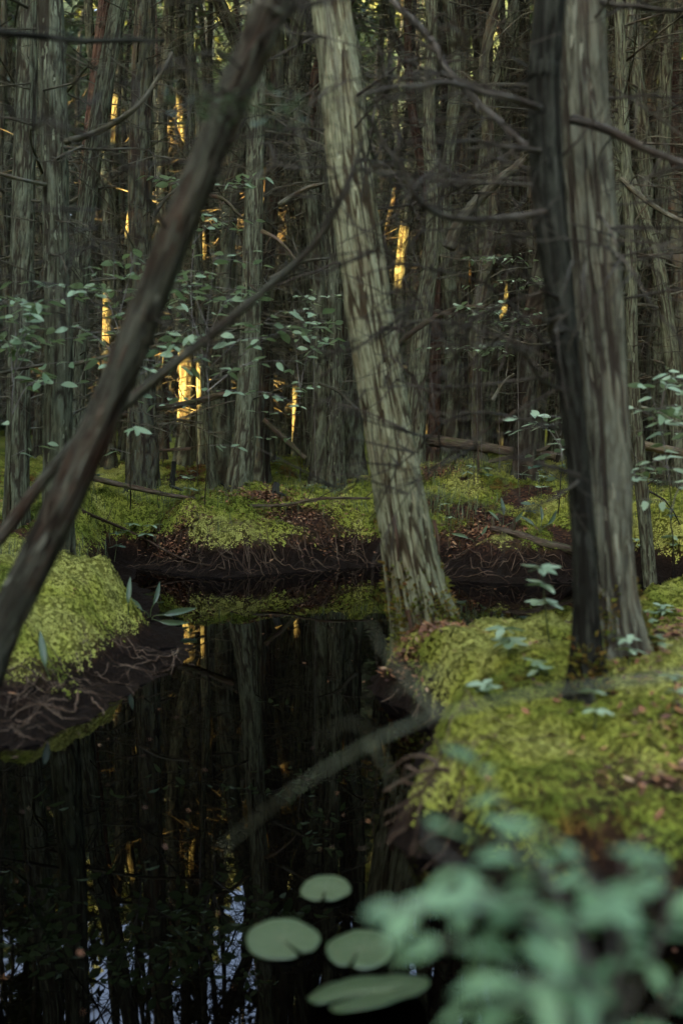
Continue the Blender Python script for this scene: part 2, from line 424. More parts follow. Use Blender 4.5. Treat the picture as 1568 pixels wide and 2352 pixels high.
def HG(x, y):
    x = np.atleast_1d(np.asarray(x, float)); y = np.atleast_1d(np.asarray(y, float))
    i = np.clip(np.searchsorted(xs, x) - 1, 0, nx - 2); j = np.clip(np.searchsorted(ys, y) - 1, 0, ny - 2)
    u = np.clip((x - xs[i]) / (xs[i + 1] - xs[i]), 0, 1); v = np.clip((y - ys[j]) / (ys[j + 1] - ys[j]), 0, 1)
    return (GZ[j, i] * (1 - u) + GZ[j, i + 1] * u) * (1 - v) + (GZ[j + 1, i] * (1 - u) + GZ[j + 1, i + 1] * u) * v
def h1(x, y): return float(HG(x, y)[0])
def moss_hue(x, y): return 0.70 + 1.0 * fbm(x * 1.7, y * 1.7, 0, 131, 3) + 0.55 * fbm(x * 6, y * 6, 0, 137, 3)
GM = moss_field(GX, GY, GSD) * sstep(0.08, 0.24, GZ - .11 * sstep(6.8, 7.6, GY) * (1 - sstep(9.2, 9.8, GY)) + 0.12 * fbm(GX * 5, GY * 5, 0, 88, 3))
m, t, b, o = mat_new('peat_ground')
at = N(t, 'ShaderNodeAttribute', attribute_name='moss')
wt = N(t, 'ShaderNodeAttribute', attribute_name='wet')
tc = N(t, 'ShaderNodeTexCoord')
n1 = N(t, 'ShaderNodeTexNoise', i_Scale=14.0, i_Detail=8.0, i_Roughness=.7); t.links.new(tc.outputs['Object'], n1.inputs['Vector'])
n2 = N(t, 'ShaderNodeTexVoronoi', i_Scale=48.0); t.links.new(tc.outputs['Object'], n2.inputs['Vector'])
n3 = N(t, 'ShaderNodeTexNoise', i_Scale=90.0, i_Detail=5.0, i_Roughness=.7); t.links.new(tc.outputs['Object'], n3.inputs['Vector'])
soil = ramp(t, n1.outputs[0], [(0.32, (0.018, 0.010, 0.008)), (0.5, (0.05, 0.028, 0.019)), (0.68, (0.10, 0.055, 0.03))]).outputs[0]
lit = mix(t, ramp(t, n2.outputs['Color'], [(0.55, (0, 0, 0)), (0.8, (.8,) * 3)]).outputs[0], soil, (0.17, 0.085, 0.04))
mud = ramp(t, n3.outputs[0], [(0.35, (0.007, 0.005, 0.003)), (0.65, (0.032, 0.021, 0.012))]).outputs[0]
MOSS_RAMP = [(0.0, (0.15, 0.065, 0.016)), (0.14, (0.20, 0.13, 0.02)), (0.28, (0.15, 0.20, 0.022)), (0.50, (0.28, 0.335, 0.042)), (0.74, (0.42, 0.45, 0.065)), (1.0, (0.52, 0.53, 0.12))]
hu = N(t, 'ShaderNodeAttribute', attribute_name='hue')
hj = N(t, 'ShaderNodeMath', operation='MULTIPLY_ADD'); hj.inputs[1].default_value = .8; t.links.new(n3.outputs[0], hj.inputs[0])
hk = N(t, 'ShaderNodeMath', operation='ADD'); hk.inputs[1].default_value = -.48; t.links.new(hu.outputs['Fac'], hk.inputs[0]); t.links.new(hk.outputs[0], hj.inputs[2])
mossc = mix(t, 1.0, ramp(t, hj.outputs[0], MOSS_RAMP).outputs[0], (.50, .50, .50), 'MULTIPLY')     # moss ground set darker than the tufts over it
c = mix(t, at.outputs['Fac'], lit, mossc)
c = mix(t, wt.outputs['Fac'], c, mud)
t.links.new(c, b.inputs['Base Color'])
rr = N(t, 'ShaderNodeMapRange', i_To_Min=0.95, i_To_Max=0.62); t.links.new(wt.outputs['Fac'], rr.inputs[0]); t.links.new(rr.outputs[0], b.inputs['Roughness'])
b.inputs['Specular IOR Level'].default_value = .08
bp = N(t, 'ShaderNodeBump', i_Strength=1.0, i_Distance=0.05)
hh = N(t, 'ShaderNodeMath', operation='ADD'); t.links.new(n1.outputs[0], hh.inputs[0]); t.links.new(n3.outputs[0], hh.inputs[1])
t.links.new(hh.outputs[0], bp.inputs['Height']); t.links.new(bp.outputs[0], b.inputs['Normal'])
M_GROUND = m
wet = (1 - sstep(0.05, 0.20, GZ - .07 * sstep(6.8, 7.6, GY) * (1 - sstep(9.2, 9.8, GY)) + 0.04 * fbm(GX * 5, GY * 5, 0, 66, 3)))
ground = obj('ground', make_mesh('ground', np.stack([GX, GY, GZ], -1).reshape(-1, 3), TF, {'moss': GM.ravel(), 'wet': wet.ravel(), 'hue': np.clip(moss_hue(GX, GY), 0, 1).ravel()}), M_GROUND)
tag(ground, 'peaty swamp floor with dark muddy banks and raised hummocks', 'ground', kind='structure')

# black still water
m, t, b, o = mat_new('tannin_water')
b.inputs['Base Color'].default_value = (0.0004, 0.0003, 0.0002, 1)
b.inputs['Roughness'].default_value = 0.012
b.inputs['IOR'].default_value = 1.33
b.inputs['Specular IOR Level'].default_value = 0.40
tc = N(t, 'ShaderNodeTexCoord')
n1 = N(t, 'ShaderNodeTexNoise', i_Scale=3.5, i_Detail=2.0); t.links.new(tc.outputs['Object'], n1.inputs['Vector'])
bp = N(t, 'ShaderNodeBump', i_Strength=.05, i_Distance=0.006); t.links.new(n1.outputs[0], bp.inputs['Height']); t.links.new(bp.outputs[0], b.inputs['Normal'])
wx = np.linspace(-7, 7, 29); wy = np.linspace(0.2, 11, 23)
WX, WY = np.meshgrid(wx, wy); wi = np.arange(WX.size).reshape(WX.shape)
water = obj('water', make_mesh('water', np.stack([WX, WY, 0 * WX], -1).reshape(-1, 3), np.stack([wi[:-1, :-1], wi[:-1, 1:], wi[1:, 1:], wi[1:, :-1]], -1).reshape(-1, 4)), m)
tag(water, 'still black swamp water mirroring the trunks', 'water', kind='structure')

# ------------------------------------------------------------------ sphagnum moss: too many tufts to count
def moss_mesh():
    cx = 0.5 * (xs[:-1] + xs[1:]); cy = 0.5 * (ys[:-1] + ys[1:])
    ax_, ay_ = np.diff(xs), np.diff(ys)
    CX, CY = np.meshgrid(cx, cy); A = np.outer(ay_, ax_)
    mz = 0.25 * (GM[:-1, :-1] + GM[1:, :-1] + GM[:-1, 1:] + GM[1:, 1:])
    D = np.hypot(CX, CY)
    keep = (CY > 1.6) & (CY < 19) & (np.abs(CX) < 0.40 * CY + 0.7)
    gy_, gx_ = np.gradient(GZ, ys, xs); slope = np.sqrt(1 + np.minimum(gx_ ** 2 + gy_ ** 2, 14))[:-1, :-1]
    dens = 11500 * slope * np.clip(4.4 / np.maximum(D, 4.4), 0, 1) ** 1.7
    dens = dens * sstep(0.02, 0.5, mz) * keep
    nn = dens * A
    cnt = rng.poisson(np.minimum(nn, 80))
    ii = np.repeat(np.arange(cnt.size), cnt.ravel())
    r_, c_ = ii // cnt.shape[1], ii % cnt.shape[1]
    x = xs[c_] + rng.random(len(ii)) * ax_[c_]; y = ys[r_] + rng.random(len(ii)) * ay_[r_]
    z = H(x, y)
    n = len(x)
    e = 0.03
    gx = (H(x + e, y) - z) / e; gy = (H(x, y + e) - z) / e
    nrm = np.stack([-gx, -gy, np.ones(n)], 1) + rng.normal(0, .22, (n, 3)); nrm /= np.linalg.norm(nrm, axis=1)[:, None]
    u = np.cross(nrm, rng.normal(size=(n, 3))); u /= np.linalg.norm(u, axis=1)[:, None]
    v = np.cross(nrm, u)
    dist = np.hypot(x, y)
    sz = (0.0066 + 0.0085 * rng.random(n) ** 2) * np.clip(dist / 5.0, 0.9, 2.4)
    k = 3
    pc = np.stack([x, y, z - 0.004], 1)
    out = np.zeros((n, k, 3, 3))
    for j in range(k):
        a = 2 * np.pi * (j + 0.5 * rng.random(n)) / k
        d = np.cos(a)[:, None] * u + np.sin(a)[:, None] * v
        s = -np.sin(a)[:, None] * u + np.cos(a)[:, None] * v
        el = (0.35 + 0.9 * rng.random(n))[:, None]
        tip = pc + sz[:, None] * (d + el * nrm)
        mid = pc + sz[:, None] * (0.25 * d + 0.75 * el * nrm)
        out[:, j, 0] = mid + 0.34 * sz[:, None] * s; out[:, j, 1] = mid - 0.34 * sz[:, None] * s; out[:, j, 2] = tip
    V = out.reshape(-1, 3)
    F = np.arange(len(V)).reshape(-1, 3)
    hue = moss_hue(x, y) + rng.normal(0, .04, n)
    return make_mesh('moss', V, F, {'hue': np.repeat(np.clip(hue, 0, 1), k * 3)}, smooth=False), n
m, t, b, o = mat_new('sphagnum')
at = N(t, 'ShaderNodeAttribute', attribute_name='hue')
c = ramp(t, at.outputs['Fac'], MOSS_RAMP).outputs[0]
t.links.new(c, b.inputs['Base Color']); b.inputs['Roughness'].default_value = .85; b.inputs['Specular IOR Level'].default_value = .2
tr = N(t, 'ShaderNodeBsdfTranslucent'); t.links.new(c, tr.inputs[0])
mx = N(t, 'ShaderNodeMixShader'); mx.inputs[0].default_value = .3
t.links.new(b.outputs[0], mx.inputs[1]); t.links.new(tr.outputs[0], mx.inputs[2]); t.links.new(mx.outputs[0], o.inputs[0])
nu = N(t, 'ShaderNodeVectorMath', operation='ADD'); ge = N(t, 'ShaderNodeNewGeometry'); ns = N(t, 'ShaderNodeVectorMath', operation='SCALE'); ns.inputs['Scale'].default_value = .45
t.links.new(ge.outputs['Normal'], ns.inputs[0]); t.links.new(ns.outputs[0], nu.inputs[0]); nu.inputs[1].default_value = (0, 0, .8)      # a soft pile has no facets
nn_ = N(t, 'ShaderNodeVectorMath', operation='NORMALIZE'); t.links.new(nu.outputs[0], nn_.inputs[0]); t.links.new(nn_.outputs[0], b.inputs['Normal']); t.links.new(nn_.outputs[0], tr.inputs['Normal'])
M_MOSS = m
mm, nmoss = moss_mesh()
print('moss tufts', nmoss)
tag(obj('moss', mm, M_MOSS), 'yellow green sphagnum moss carpeting the hummocks', 'moss', kind='stuff')

# fallen brown leaves on the bare patches
def litter_mesh():
    V, k = [], 0
    r = np.random.default_rng(9)
    x = np.concatenate([bx + r.normal(0, rr_ * .8, 700) for (bx, by, rr_) in BARE] + [r.uniform(-4, 4, 2600)])
    y = np.concatenate([by + r.normal(0, rr_ * .6, 700) for (bx, by, rr_) in BARE] + [r.uniform(2, 14, 2600)])
    z = HG(x, y); kp = z > .06; x, y, z = x[kp], y[kp], z[kp]; n = len(x)
    c = np.stack([x, y, z + .012 + .01 * r.random(n)], 1); a = r.random(n) * 6.28; s_ = (.010 + .016 * r.random(n))[:, None]
    u = np.stack([np.cos(a), np.sin(a), r.normal(0, .35, n)], 1); v = np.stack([-np.sin(a), np.cos(a), r.normal(0, .35, n)], 1)
    V = np.stack([c - u * s_, c - v * s_ * .45, c + u * s_, c + v * s_ * .45], 1).reshape(-1, 3)
    return make_mesh('leaf_litter', V, np.arange(len(V)).reshape(-1, 4), {'tone': np.repeat(r.random(n), 4)}, smooth=False)
m, t, b, o = mat_new('dry_leaf')
at = N(t, 'ShaderNodeAttribute', attribute_name='tone')
t.links.new(ramp(t, at.outputs['Fac'], [(0, (.06, .03, .016)), (.5, (.20, .085, .032)), (.85, (.32, .15, .05)), (1, (.38, .27, .14))]).outputs[0], b.inputs['Base Color'])
b.inputs['Roughness'].default_value = .8
tag(obj('leaf_litter', litter_mesh(), m), 'fallen brown leaves scattered over moss and bare peat', 'leaf litter', kind='stuff')

# needles, petals and tiny leaves that float on the water
r_ = np.random.default_rng(21); n_ = 420
x_ = r_.uniform(-2.4, 2.0, n_); y_ = r_.uniform(1.8, 8.2, n_); kp = pond_sd(x_, y_) < -.01; x_, y_ = x_[kp], y_[kp]; n_ = len(x_)
a_ = r_.random(n_) * 6.28; L_ = .004 + .016 * r_.random(n_) ** 3; W_ = L_ * r_.uniform(.15, .6, n_)
u_ = np.stack([np.cos(a_), np.sin(a_), 0 * a_], 1) * L_[:, None]; v_ = np.stack([-np.sin(a_), np.cos(a_), 0 * a_], 1) * W_[:, None]; c_ = np.stack([x_, y_, np.full(n_, .003)], 1)
tag(obj('floating_debris', make_mesh('floating_debris', np.stack([c_ - u_, c_ - v_, c_ + u_, c_ + v_], 1).reshape(-1, 3), np.arange(n_ * 4).reshape(-1, 4), {'tone': np.repeat(r_.random(n_), 4)}, smooth=False), bpy.data.materials['dry_leaf']), 'tiny leaves and needles floating on the black water', 'debris', kind='stuff')

# fine green sedge on the banks
def sedge_mesh():
    V, F, k = [], [], 0
    cl = [(P(1010, 1240, 8.7)[0], 8.8, .25, 420), (P(880, 1090, 10)[0], 10.2, .6, 320), (P(820, 1200, 9)[0], 9.2, .35, 380), (P(480, 1110, 10)[0], 10, .7, 600), (P(1540, 1180, 8.5)[0], 8.8, .6, 520), (P(250, 1180, 8)[0], 8.2, .5, 420), (P(1060, 1070, 10)[0], 10.2, .25, 420),
          (P(380, 1140, 9)[0], 9.1, .5, 420), (P(650, 1060, 11.5)[0], 11.6, .8, 500), (P(1200, 1050, 11)[0], 11, .8, 500), (P(40, 1200, 6.5)[0], 6.6, .5, 300)]
    for (cx, cy, r, n) in cl:
        x = cx + rng.normal(0, r, n); y = cy + rng.normal(0, r * .7, n); z = HG(x, y)
        for i in range(n):
            if z[i] < 0.12: continue
            h = random.uniform(.05, .16); a = random.uniform(0, 6.28); l = random.uniform(.1, .6) * h; wd = random.uniform(.0018, .0035)
            dx, dy = math.cos(a), math.sin(a); b0 = np.array([x[i], y[i], z[i] - .01]); s = np.array([-dy, dx, 0]) * wd
            m1 = b0 + np.array([dx * l * .35, dy * l * .35, h * .7]); e1 = b0 + np.array([dx * l, dy * l, h])
            V += [b0 - s, b0 + s, m1 + s * .7, m1 - s * .7, e1]; F += [(k, k + 1, k + 2), (k, k + 2, k + 3), (k + 3, k + 2, k + 4)]; k += 5
    return make_mesh('sedge', np.array(V), np.array(F))
tag(obj('sedge_grass', sedge_mesh(), M_STALK), 'thin green sedge growing through the moss', 'grass', kind='stuff')

# ------------------------------------------------------------------ leaves and crowns
def leaf_mesh(name, L=1.0, W=0.42, fold=0.12, droop=0.18, n=6, tipp=1.25):
    V, F = [], []
    for i in range(n + 1):
        s = i / n
        wd = W * 0.5 * (math.sin(math.pi * s ** 0.85) ** 0.8 if 0 < s < 1 else 0.02) * (1.0)
        z = -droop * L * s * s + 0.02 * math.sin(7 * s)
        V += [(L * s, -wd, z + fold * wd), (L * s, 0, z), (L * s, wd, z + fold * wd)]
    for i in range(n):
        a = i * 3
        F += [(a, a + 1, a + 4, a + 3), (a + 1, a + 2, a + 5, a + 4)]
    return make_mesh(name, np.array(V), np.array(F))
LEAF = {k: leaf_mesh('leaf_' + k, W=wd, droop=dr, fold=fo) for k, wd, dr, fo in (('a', .46, .12, .25), ('b', .40, .28, .15), ('c', .52, .05, .3))}
LEAFK = list(LEAF)
_leaf_by_mat = {}
def leaf_data(kind, mat):
    key = (kind, mat.name)
    if key not in _leaf_by_mat:
        me = LEAF[kind].copy(); me.materials.clear(); me.materials.append(mat); _leaf_by_mat[key] = me
    return _leaf_by_mat[key]
def put_leaf(parent, pos, direction, size, mat, roll=0.0, kind=None, origin=None, name='leaf'):
    """pos is a world position; parents are unrotated Empties at origin"""
    kind = kind or random.choice(LEAFK)
    d = Vector(direction).normalized()
    up = Vector((0, 0, 1))
    y = up.cross(d)
    if y.length < 1e-3: y = Vector((0, 1, 0))
    y.normalize(); z = d.cross(y)
    M = Matrix((d, y, z)).transposed() @ Matrix.Rotation(roll, 3, 'X')
    o = obj(name, leaf_data(kind, mat), None, parent, Vector(pos) - Vector(origin), M.to_euler(), (size,) * 3)
    return o
def stick(name, pts, r0, r1, mat, parent=None, origin=(0, 0, 0), nseg=7, n=None, wob=0.0, seed=0, disp=None):
    n = n or max(8, int(6 * len(pts)))
    p = spline(pts, n)
    if wob:
        L = np.linspace(0, 1, n) * np.linalg.norm(p[-1] - p[0])
        for k in range(3):
            p[:, k] += wob * fbm(L * 3.0 + 10 * k, seed * 3.7 + k, 0, seed, 3) * np.sin(np.linspace(0.15, 1, n) * np.pi / 2)
    r = r0 + (r1 - r0) * np.linspace(0, 1, n) ** 0.9
    V, F, A = tube(p - np.asarray(origin), r, nseg, disp)
    o = obj(name, make_mesh(name, V, F, {'bark': A}), mat, parent)
    return o, p

def crown_mesh(name, seed, z0=6.0, z1=12.5, rad=.95, limbs=46, per=80):
    r = np.random.default_rng(seed); V = []
    for i in range(limbs):
        f = r.random() ** 0.8
        z = z0 + (z1 - z0) * f; a = r.random() * 6.28
        L = rad * (0.35 + 0.75 * (1 - f) ** 0.6) * (0.6 + 0.6 * r.random())
        d = np.array([math.cos(a), math.sin(a), 0])
        t = r.random(per) ** 0.6
        c = np.array([0, 0, z]) + t[:, None] * L * d + np.stack([0 * t, 0 * t, -0.25 * L * t * t + .1], 1) + r.normal(0, .10, (per, 3)) * (0.4 + t[:, None])
        q = r.normal(size=(per, 3)); q /= np.linalg.norm(q, axis=1)[:, None]
        w_ = np.cross(q, r.normal(size=(per, 3))); w_ /= np.linalg.norm(w_, axis=1)[:, None]
        s = (0.05 + 0.06 * r.random(per))[:, None]
        V.append(np.stack([c - q * s - w_ * s * .35, c + q * s * 1.2, c + w_ * s * .75], 1).reshape(-1, 3))
    V = np.concatenate(V)
    return make_mesh(name, V, np.arange(len(V)).reshape(-1, 3), smooth=False)
CROWNS = [crown_mesh('crown', 100 + i, 7.0 + .5 * i, 12.0 + .5 * i) for i in range(5)]
for me in CROWNS: me.materials.append(M_CROWN)

def twig_set(name, seed, z0=0.7, z1=7.0, nb=56, lmin=.25, lmax=1.4, twigs=6, r0=.055):
    """the thicket of thin dead side branches that a shaded cedar keeps on its stem"""
    r = random.Random(seed); mb = MB()
    for i in range(nb):
        z = r.uniform(z0, z1); a = r.uniform(0, 6.283); L = r.uniform(lmin, lmax) * (0.55 + .45 * min(1, z / 3))
        d = np.array([math.cos(a), math.sin(a), r.uniform(-.35, .35)])
        b0 = np.array([math.cos(a) * r0, math.sin(a) * r0, z])
        bend = np.array([r.gauss(0, .18), r.gauss(0, .18), r.uniform(-.45, .12)]) * L
        pts = spline([b0, b0 + d * L * .5 + bend * .15, b0 + d * L + bend], 6)
        rr = r.uniform(.004, .010) * (.6 + L * .5)
        mb.add(*tube(pts, np.linspace(rr, rr * .3, 6), 4))
        for j in range(twigs):
            s = r.uniform(.25, 1); k = min(4, int(s * 5)); f = s * 5 - k
            q = pts[k] * (1 - f) + pts[k + 1] * f if k < 5 else pts[5]
            dd = d + np.array([r.gauss(0, .7), r.gauss(0, .7), r.gauss(-.15, .5)]); dd /= np.linalg.norm(dd)
            l2 = r.uniform(.12, .45)
            e = q + dd * l2 + np.array([0, 0, -.12 * l2]); mdp = (q + e) / 2 + np.array([r.gauss(0, .04), r.gauss(0, .04), r.gauss(0, .04)])
            mb.add(*tube(np.array([q, mdp, e]), np.array([.0028, .002, .0012]), 3))
    return mb.mesh(name)
TWIGS = [twig_set('twigs', 300 + i) for i in range(7)]
TWIGS_FAR = [twig_set('twigs', 340 + i, 0.5, 9.0, 60, .3, 1.5, 4) for i in range(4)]
for me in TWIGS + TWIGS_FAR: me.materials.append(M_TWIG)

# one dead branch with side twigs, used as a part of the trees that stand closer
def branch_mesh(seed, L=1.0, r0=.011, twigs=7):
    r = random.Random(seed); mb = MB()
    pts = spline([(0, 0, 0), (L * .35, r.gauss(0, .05), r.uniform(-.02, .12)), (L * .7, r.gauss(0, .1), r.uniform(-.1, .1)), (L, r.gauss(0, .15), r.uniform(-.35, .1))], 12)
    mb.add(*tube(pts, np.linspace(r0, r0 * .25, 12), 6))
    for j in range(twigs):
        k = r.randrange(3, 12); q = pts[k]
        dd = np.array([r.uniform(.1, 1), r.gauss(0, .8), r.gauss(-.1, .5)]); dd /= np.linalg.norm(dd); l2 = r.uniform(.12, .4) * L
        e = q + dd * l2; mdp = (q + e) / 2 + np.array([r.gauss(0, .03), r.gauss(0, .03), r.gauss(0, .03)])
        mb.add(*tube(np.array([q, mdp, e]), np.array([.004, .003, .0015]), 4))
    me = mb.mesh('branch'); me.materials.append(M_TWIG)
    return me
BRANCHES = [branch_mesh(500 + i) for i in range(8)]
BRANCHES_DARK = []
for i in range(8):
    me = branch_mesh(520 + i, 1.0, .006, 12); me.materials.clear(); me.materials.append(M_BRANCH); BRANCHES_DARK.append(me)

# ------------------------------------------------------------------ sun shafts: places where low sun reaches a trunk through gaps cut in the added screen
SHAFTS_PX = [(425, 305, 14.5, .42), (268, 245, 14.0, .26), (402, 885, 13.5, .36), (672, 945, 13.0, .30), (904, 555, 13.6, .44), (1156, 705, 14.5, .16), (452, 890, 13.2, .24), (232, 735, 13.0, .34), (640, 600, 15.5, .22), (292, 520, 15.0, .2)]
SUNH = np.array([SUN[0], SUN[1], 0]); SUNH /= np.linalg.norm(SUNH)
SU = np.array([-SUNH[1], SUNH[0], 0]); SW = np.cross(SUN, SU); SW = SW if SW[2] > 0 else -SW
def _clash(p, q):
    r_ = q - p
    return abs(r_ @ SU) < .22 and abs(r_ @ SUNH) > .05
_pl = []
for (px, py, d, hh_) in SHAFTS_PX:          # no sunlit trunk may stand in the sun of another
    for dd in (0, .4, -.4, .8, -.8, 1.2, -1.2, 1.6, 2.0, 2.4):
        p_ = P(px, py, d + dd)
        if not any(_clash(p_, q_) for q_, _, _ in _pl): break
    _pl.append((p_, (px, py, d + dd, hh_), hh_))
SHAFTS_PX = [c for _, c, _ in _pl] + [(1465, 100, 27, 1.9)]
SHAFTS = [(P(px, py, d), hh_) for (px, py, d, hh_) in SHAFTS_PX]
def in_sight(x, y):
    px = pxof((x, y, 1.3))[0]
    return any(abs(px - c[0]) < 42 and y < c[2] for c in SHAFTS_PX[:-1])
def shaft_hit(x, y, margin):
    for p, hh_ in SHAFTS:
        if hh_ > 1: margin = max(margin, .6)
        q = np.array([x - p[0], y - p[1], 0])
        tt = q @ SUNH
        if tt > 0.35 and abs(q @ SU) < margin: return True
    return False

def GH(px, py, dmax=24.0):
    """where the line of sight through a picture point meets the ground"""
    r = ray(px, py); d = np.arange(1.2, dmax, 0.02)
    q = CAM[None] + r[None] * (d / r[1])[:, None]
    hz = np.maximum(HG(q[:, 0], q[:, 1]), 0)
    k = np.argmax(q[:, 2] < hz)
    return q[k] if (q[:, 2] < hz).any() else q[-1]

# ------------------------------------------------------------------ the trees one can name
TREES_XY = []
def cedar(label, pts, mat, nseg=40, per_m=30, seed=0, depth=.06, top=10.5, crown=0, twigs=None, nbranch=0, group=None, flare=.45, k=4.5, name='cedar_tree', grounded=True, twig_scale=1.0, vs=5, lump=.06, lobes=.3, sleeve=0.0, flakes=0):
    p = [P(a, b_, d) for (a, b_, d, _) in pts]
    r = [0.5 * wpx * d / FPX for (_, _, d, wpx) in pts]
    if grounded:
        g = h1(p[0][0], p[0][1])
        if p[0][2] > g - .05:
            u = (p[0] - p[1]); u /= np.linalg.norm(u)
            q = p[0] + u * (p[0][2] - g + .14) / max(.3, -u[2])
            p.insert(0, q); r.insert(0, r[0] * 1.05)
    u = (p[-1] - p[-2]) / np.linalg.norm(p[-1] - p[-2])
    if p[-1][2] < top:
        u2 = u + np.array([0, 0, .5]); u2 /= np.linalg.norm(u2)
        L = (top - p[-1][2]) / max(.3, u2[2])
        p += [p[-1] + u * L * .35, p[-1] + u * L * .35 + u2 * L * .65]; r += [r[-1] * .8, r[-1] * .3]
    o = np.array([p[0][0], p[0][1], max(p[0][2], h1(p[0][0], p[0][1]))])
    t = thing(name, label, 'tree', o, group)
    q = np.hstack([np.array(p), np.array(r)[:, None]])
    Lq = np.linalg.norm(np.diff(q[:, :3], axis=0), axis=1).sum()
    q = spline(q, int(per_m * Lq))
    zv = CAM[2] + .46 * q[0, 1] + .3
    iv = np.arange(len(q)); q = q[(q[:, 2] < zv) | (iv % max(1, per_m // 6) == 0) | (iv == len(q) - 1)]
    Lc = np.r_[0, np.cumsum(np.linalg.norm(np.diff(q[:, :3], axis=0), axis=1))]
    rad = q[:, 3] * (1 + flare * np.exp(-Lc / .16))
    bd0 = bark_disp(seed, depth, k, vs, lump)
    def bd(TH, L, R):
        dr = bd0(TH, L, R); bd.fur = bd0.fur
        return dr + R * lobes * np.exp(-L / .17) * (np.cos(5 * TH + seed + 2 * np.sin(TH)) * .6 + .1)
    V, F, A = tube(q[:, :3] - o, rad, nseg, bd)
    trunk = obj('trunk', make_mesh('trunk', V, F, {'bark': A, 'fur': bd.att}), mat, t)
    if flakes:
        fi = rng.choice(np.where(V[:-2 - 8 * nseg, 2] < zv - o[2])[0], flakes); Vf = V[fi]; ring = fi // nseg
        cen = q[np.minimum(ring, len(q) - 1), :3] - o; nr = Vf - cen; nr /= np.linalg.norm(nr, axis=1)[:, None] + 1e-9
        tg = V[np.minimum(fi + 3 * nseg, len(V) - 3)] - Vf; tg /= np.linalg.norm(tg, axis=1)[:, None] + 1e-9; tg *= rng.choice([-1, 1], flakes)[:, None]
        sdv = np.cross(nr, tg); ln = rng.uniform(.02, .10, flakes)[:, None]; wd_ = rng.uniform(.0025, .007, flakes)[:, None]; lf_ = rng.uniform(.0005, .006, flakes)[:, None]
        p0 = Vf - nr * .002; p1 = Vf + tg * ln * .6 + nr * (lf_ * .35 + .002); p2 = Vf + tg * ln + nr * (lf_ + .002) + sdv * rng.normal(0, .004, flakes)[:, None]
        FV = np.stack([p0 - sdv * wd_, p0 + sdv * wd_, p1 + sdv * wd_, p1 - sdv * wd_, p2 + sdv * wd_ * .4, p2 - sdv * wd_ * .4], 1).reshape(-1, 3)
        b6 = np.arange(flakes)[:, None] * 6
        FF = np.concatenate([b6 + [0, 1, 2, 3], b6 + [3, 2, 4, 5]])
        fl_ = obj('bark_flakes', make_mesh('bark_flakes', FV, FF, {'bark': np.repeat(A[fi], 6, 0)}), mat, t); fl_['kind'] = 'stuff'
    if sleeve:
        sel = np.where((V[:, 2] < sleeve * 1.3) & (V[:, 2] > -.1))[0]
        sel = sel[rng.random(len(sel)) < np.clip(1.15 - V[sel, 2] / sleeve, 0, 1) * .55 * sstep(-.35, .15, fbm(V[sel, 0] * 9, V[sel, 1] * 9, V[sel, 2] * 5, seed, 2))]
        cen = np.stack([np.interp(V[sel, 2], q[:, 2] - o[2], q[:, kk] - o[kk]) for kk in (0, 1)], 1)
        nr = np.hstack([V[sel, :2] - cen, np.full((len(sel), 1), .03)]); nr /= np.linalg.norm(nr, axis=1)[:, None]
        TV = []
        for kk in range(3):
            d3 = nr + rng.normal(0, .5, nr.shape); sd3 = np.cross(d3, rng.normal(size=nr.shape)); sd3 /= np.linalg.norm(sd3, axis=1)[:, None]; sz3 = (.009 + .010 * rng.random(len(sel)))[:, None]
            TV.append(np.stack([V[sel] - sd3 * sz3 * .5, V[sel] + sd3 * sz3 * .5, V[sel] + d3 * sz3], 1).reshape(-1, 3))
        TV = np.concatenate(TV)
        if len(TV):
            sl = obj('moss_sleeve', make_mesh('moss_sleeve', TV, np.arange(len(TV)).reshape(-1, 3), {'hue': np.repeat(np.clip(.20 + rng.normal(0, .09, len(TV) // 3), 0, 1), 3)}, smooth=False), M_MOSS, t); sl['kind'] = 'stuff'
    tp = q[-1, :3] - o
    if crown is not None and not (850 < pts[-1][0] < 1240):
        hb = tp[2] - 10.5
        obj('crown', CROWNS[crown % len(CROWNS)], None, t, (tp[0], tp[1], hb))
    if twigs is not None:
        zc = 3.0; i = int(np.argmin(np.abs(q[:, 2] - o[2] - zc))); dx = q[i, :3] - o
        tw = obj('twigs', TWIGS[twigs % len(TWIGS)], None, t, (dx[0] * .5, dx[1] * .5, 0.2), None, (twig_scale, twig_scale, 1))
        tw.rotation_euler = (-math.atan2(dx[1], dx[2]) * .6, math.atan2(dx[0], dx[2]) * .6, seed)
        tw['kind'] = 'stuff'
    rr = random.Random(seed + 91)
    for i in range(nbranch):
        j = rr.randrange(int(len(q) * .12), int(len(q) * .62)); a = rr.uniform(0, 6.28)
        obj('branch', BRANCHES[rr.randrange(8)], None, t, q[j, :3] - o, (rr.uniform(-.3, .3), rr.uniform(-.25, .35), a), (rr.uniform(.6, 1.3),) * 3)
    TREES_XY.append((o[0], o[1]))
    return t, o, q

# the big leaning cedar in the middle of the pond
LEAN, LO, LQ = cedar('pale fissured cedar trunk leaning left out of the black pond on a mossy foot',
    [(1005, 1585, 4.75, 205), (985, 1480, 4.75, 172), (955, 1350, 4.76, 140), (925, 1180, 4.78, 122), (892, 980, 4.8, 113), (862, 800, 4.82, 108), (833, 620, 4.84, 106), (806, 420, 4.86, 98), (783, 200, 4.88, 92), (758, 0, 4.9, 86)],
    M_BARK_LEAN, nseg=190, per_m=62, seed=4, depth=.10, crown=None, flare=.30, k=4.4, name='leaning_cedar_tree', vs=3.4, lobes=.5, sleeve=.34, flakes=520)
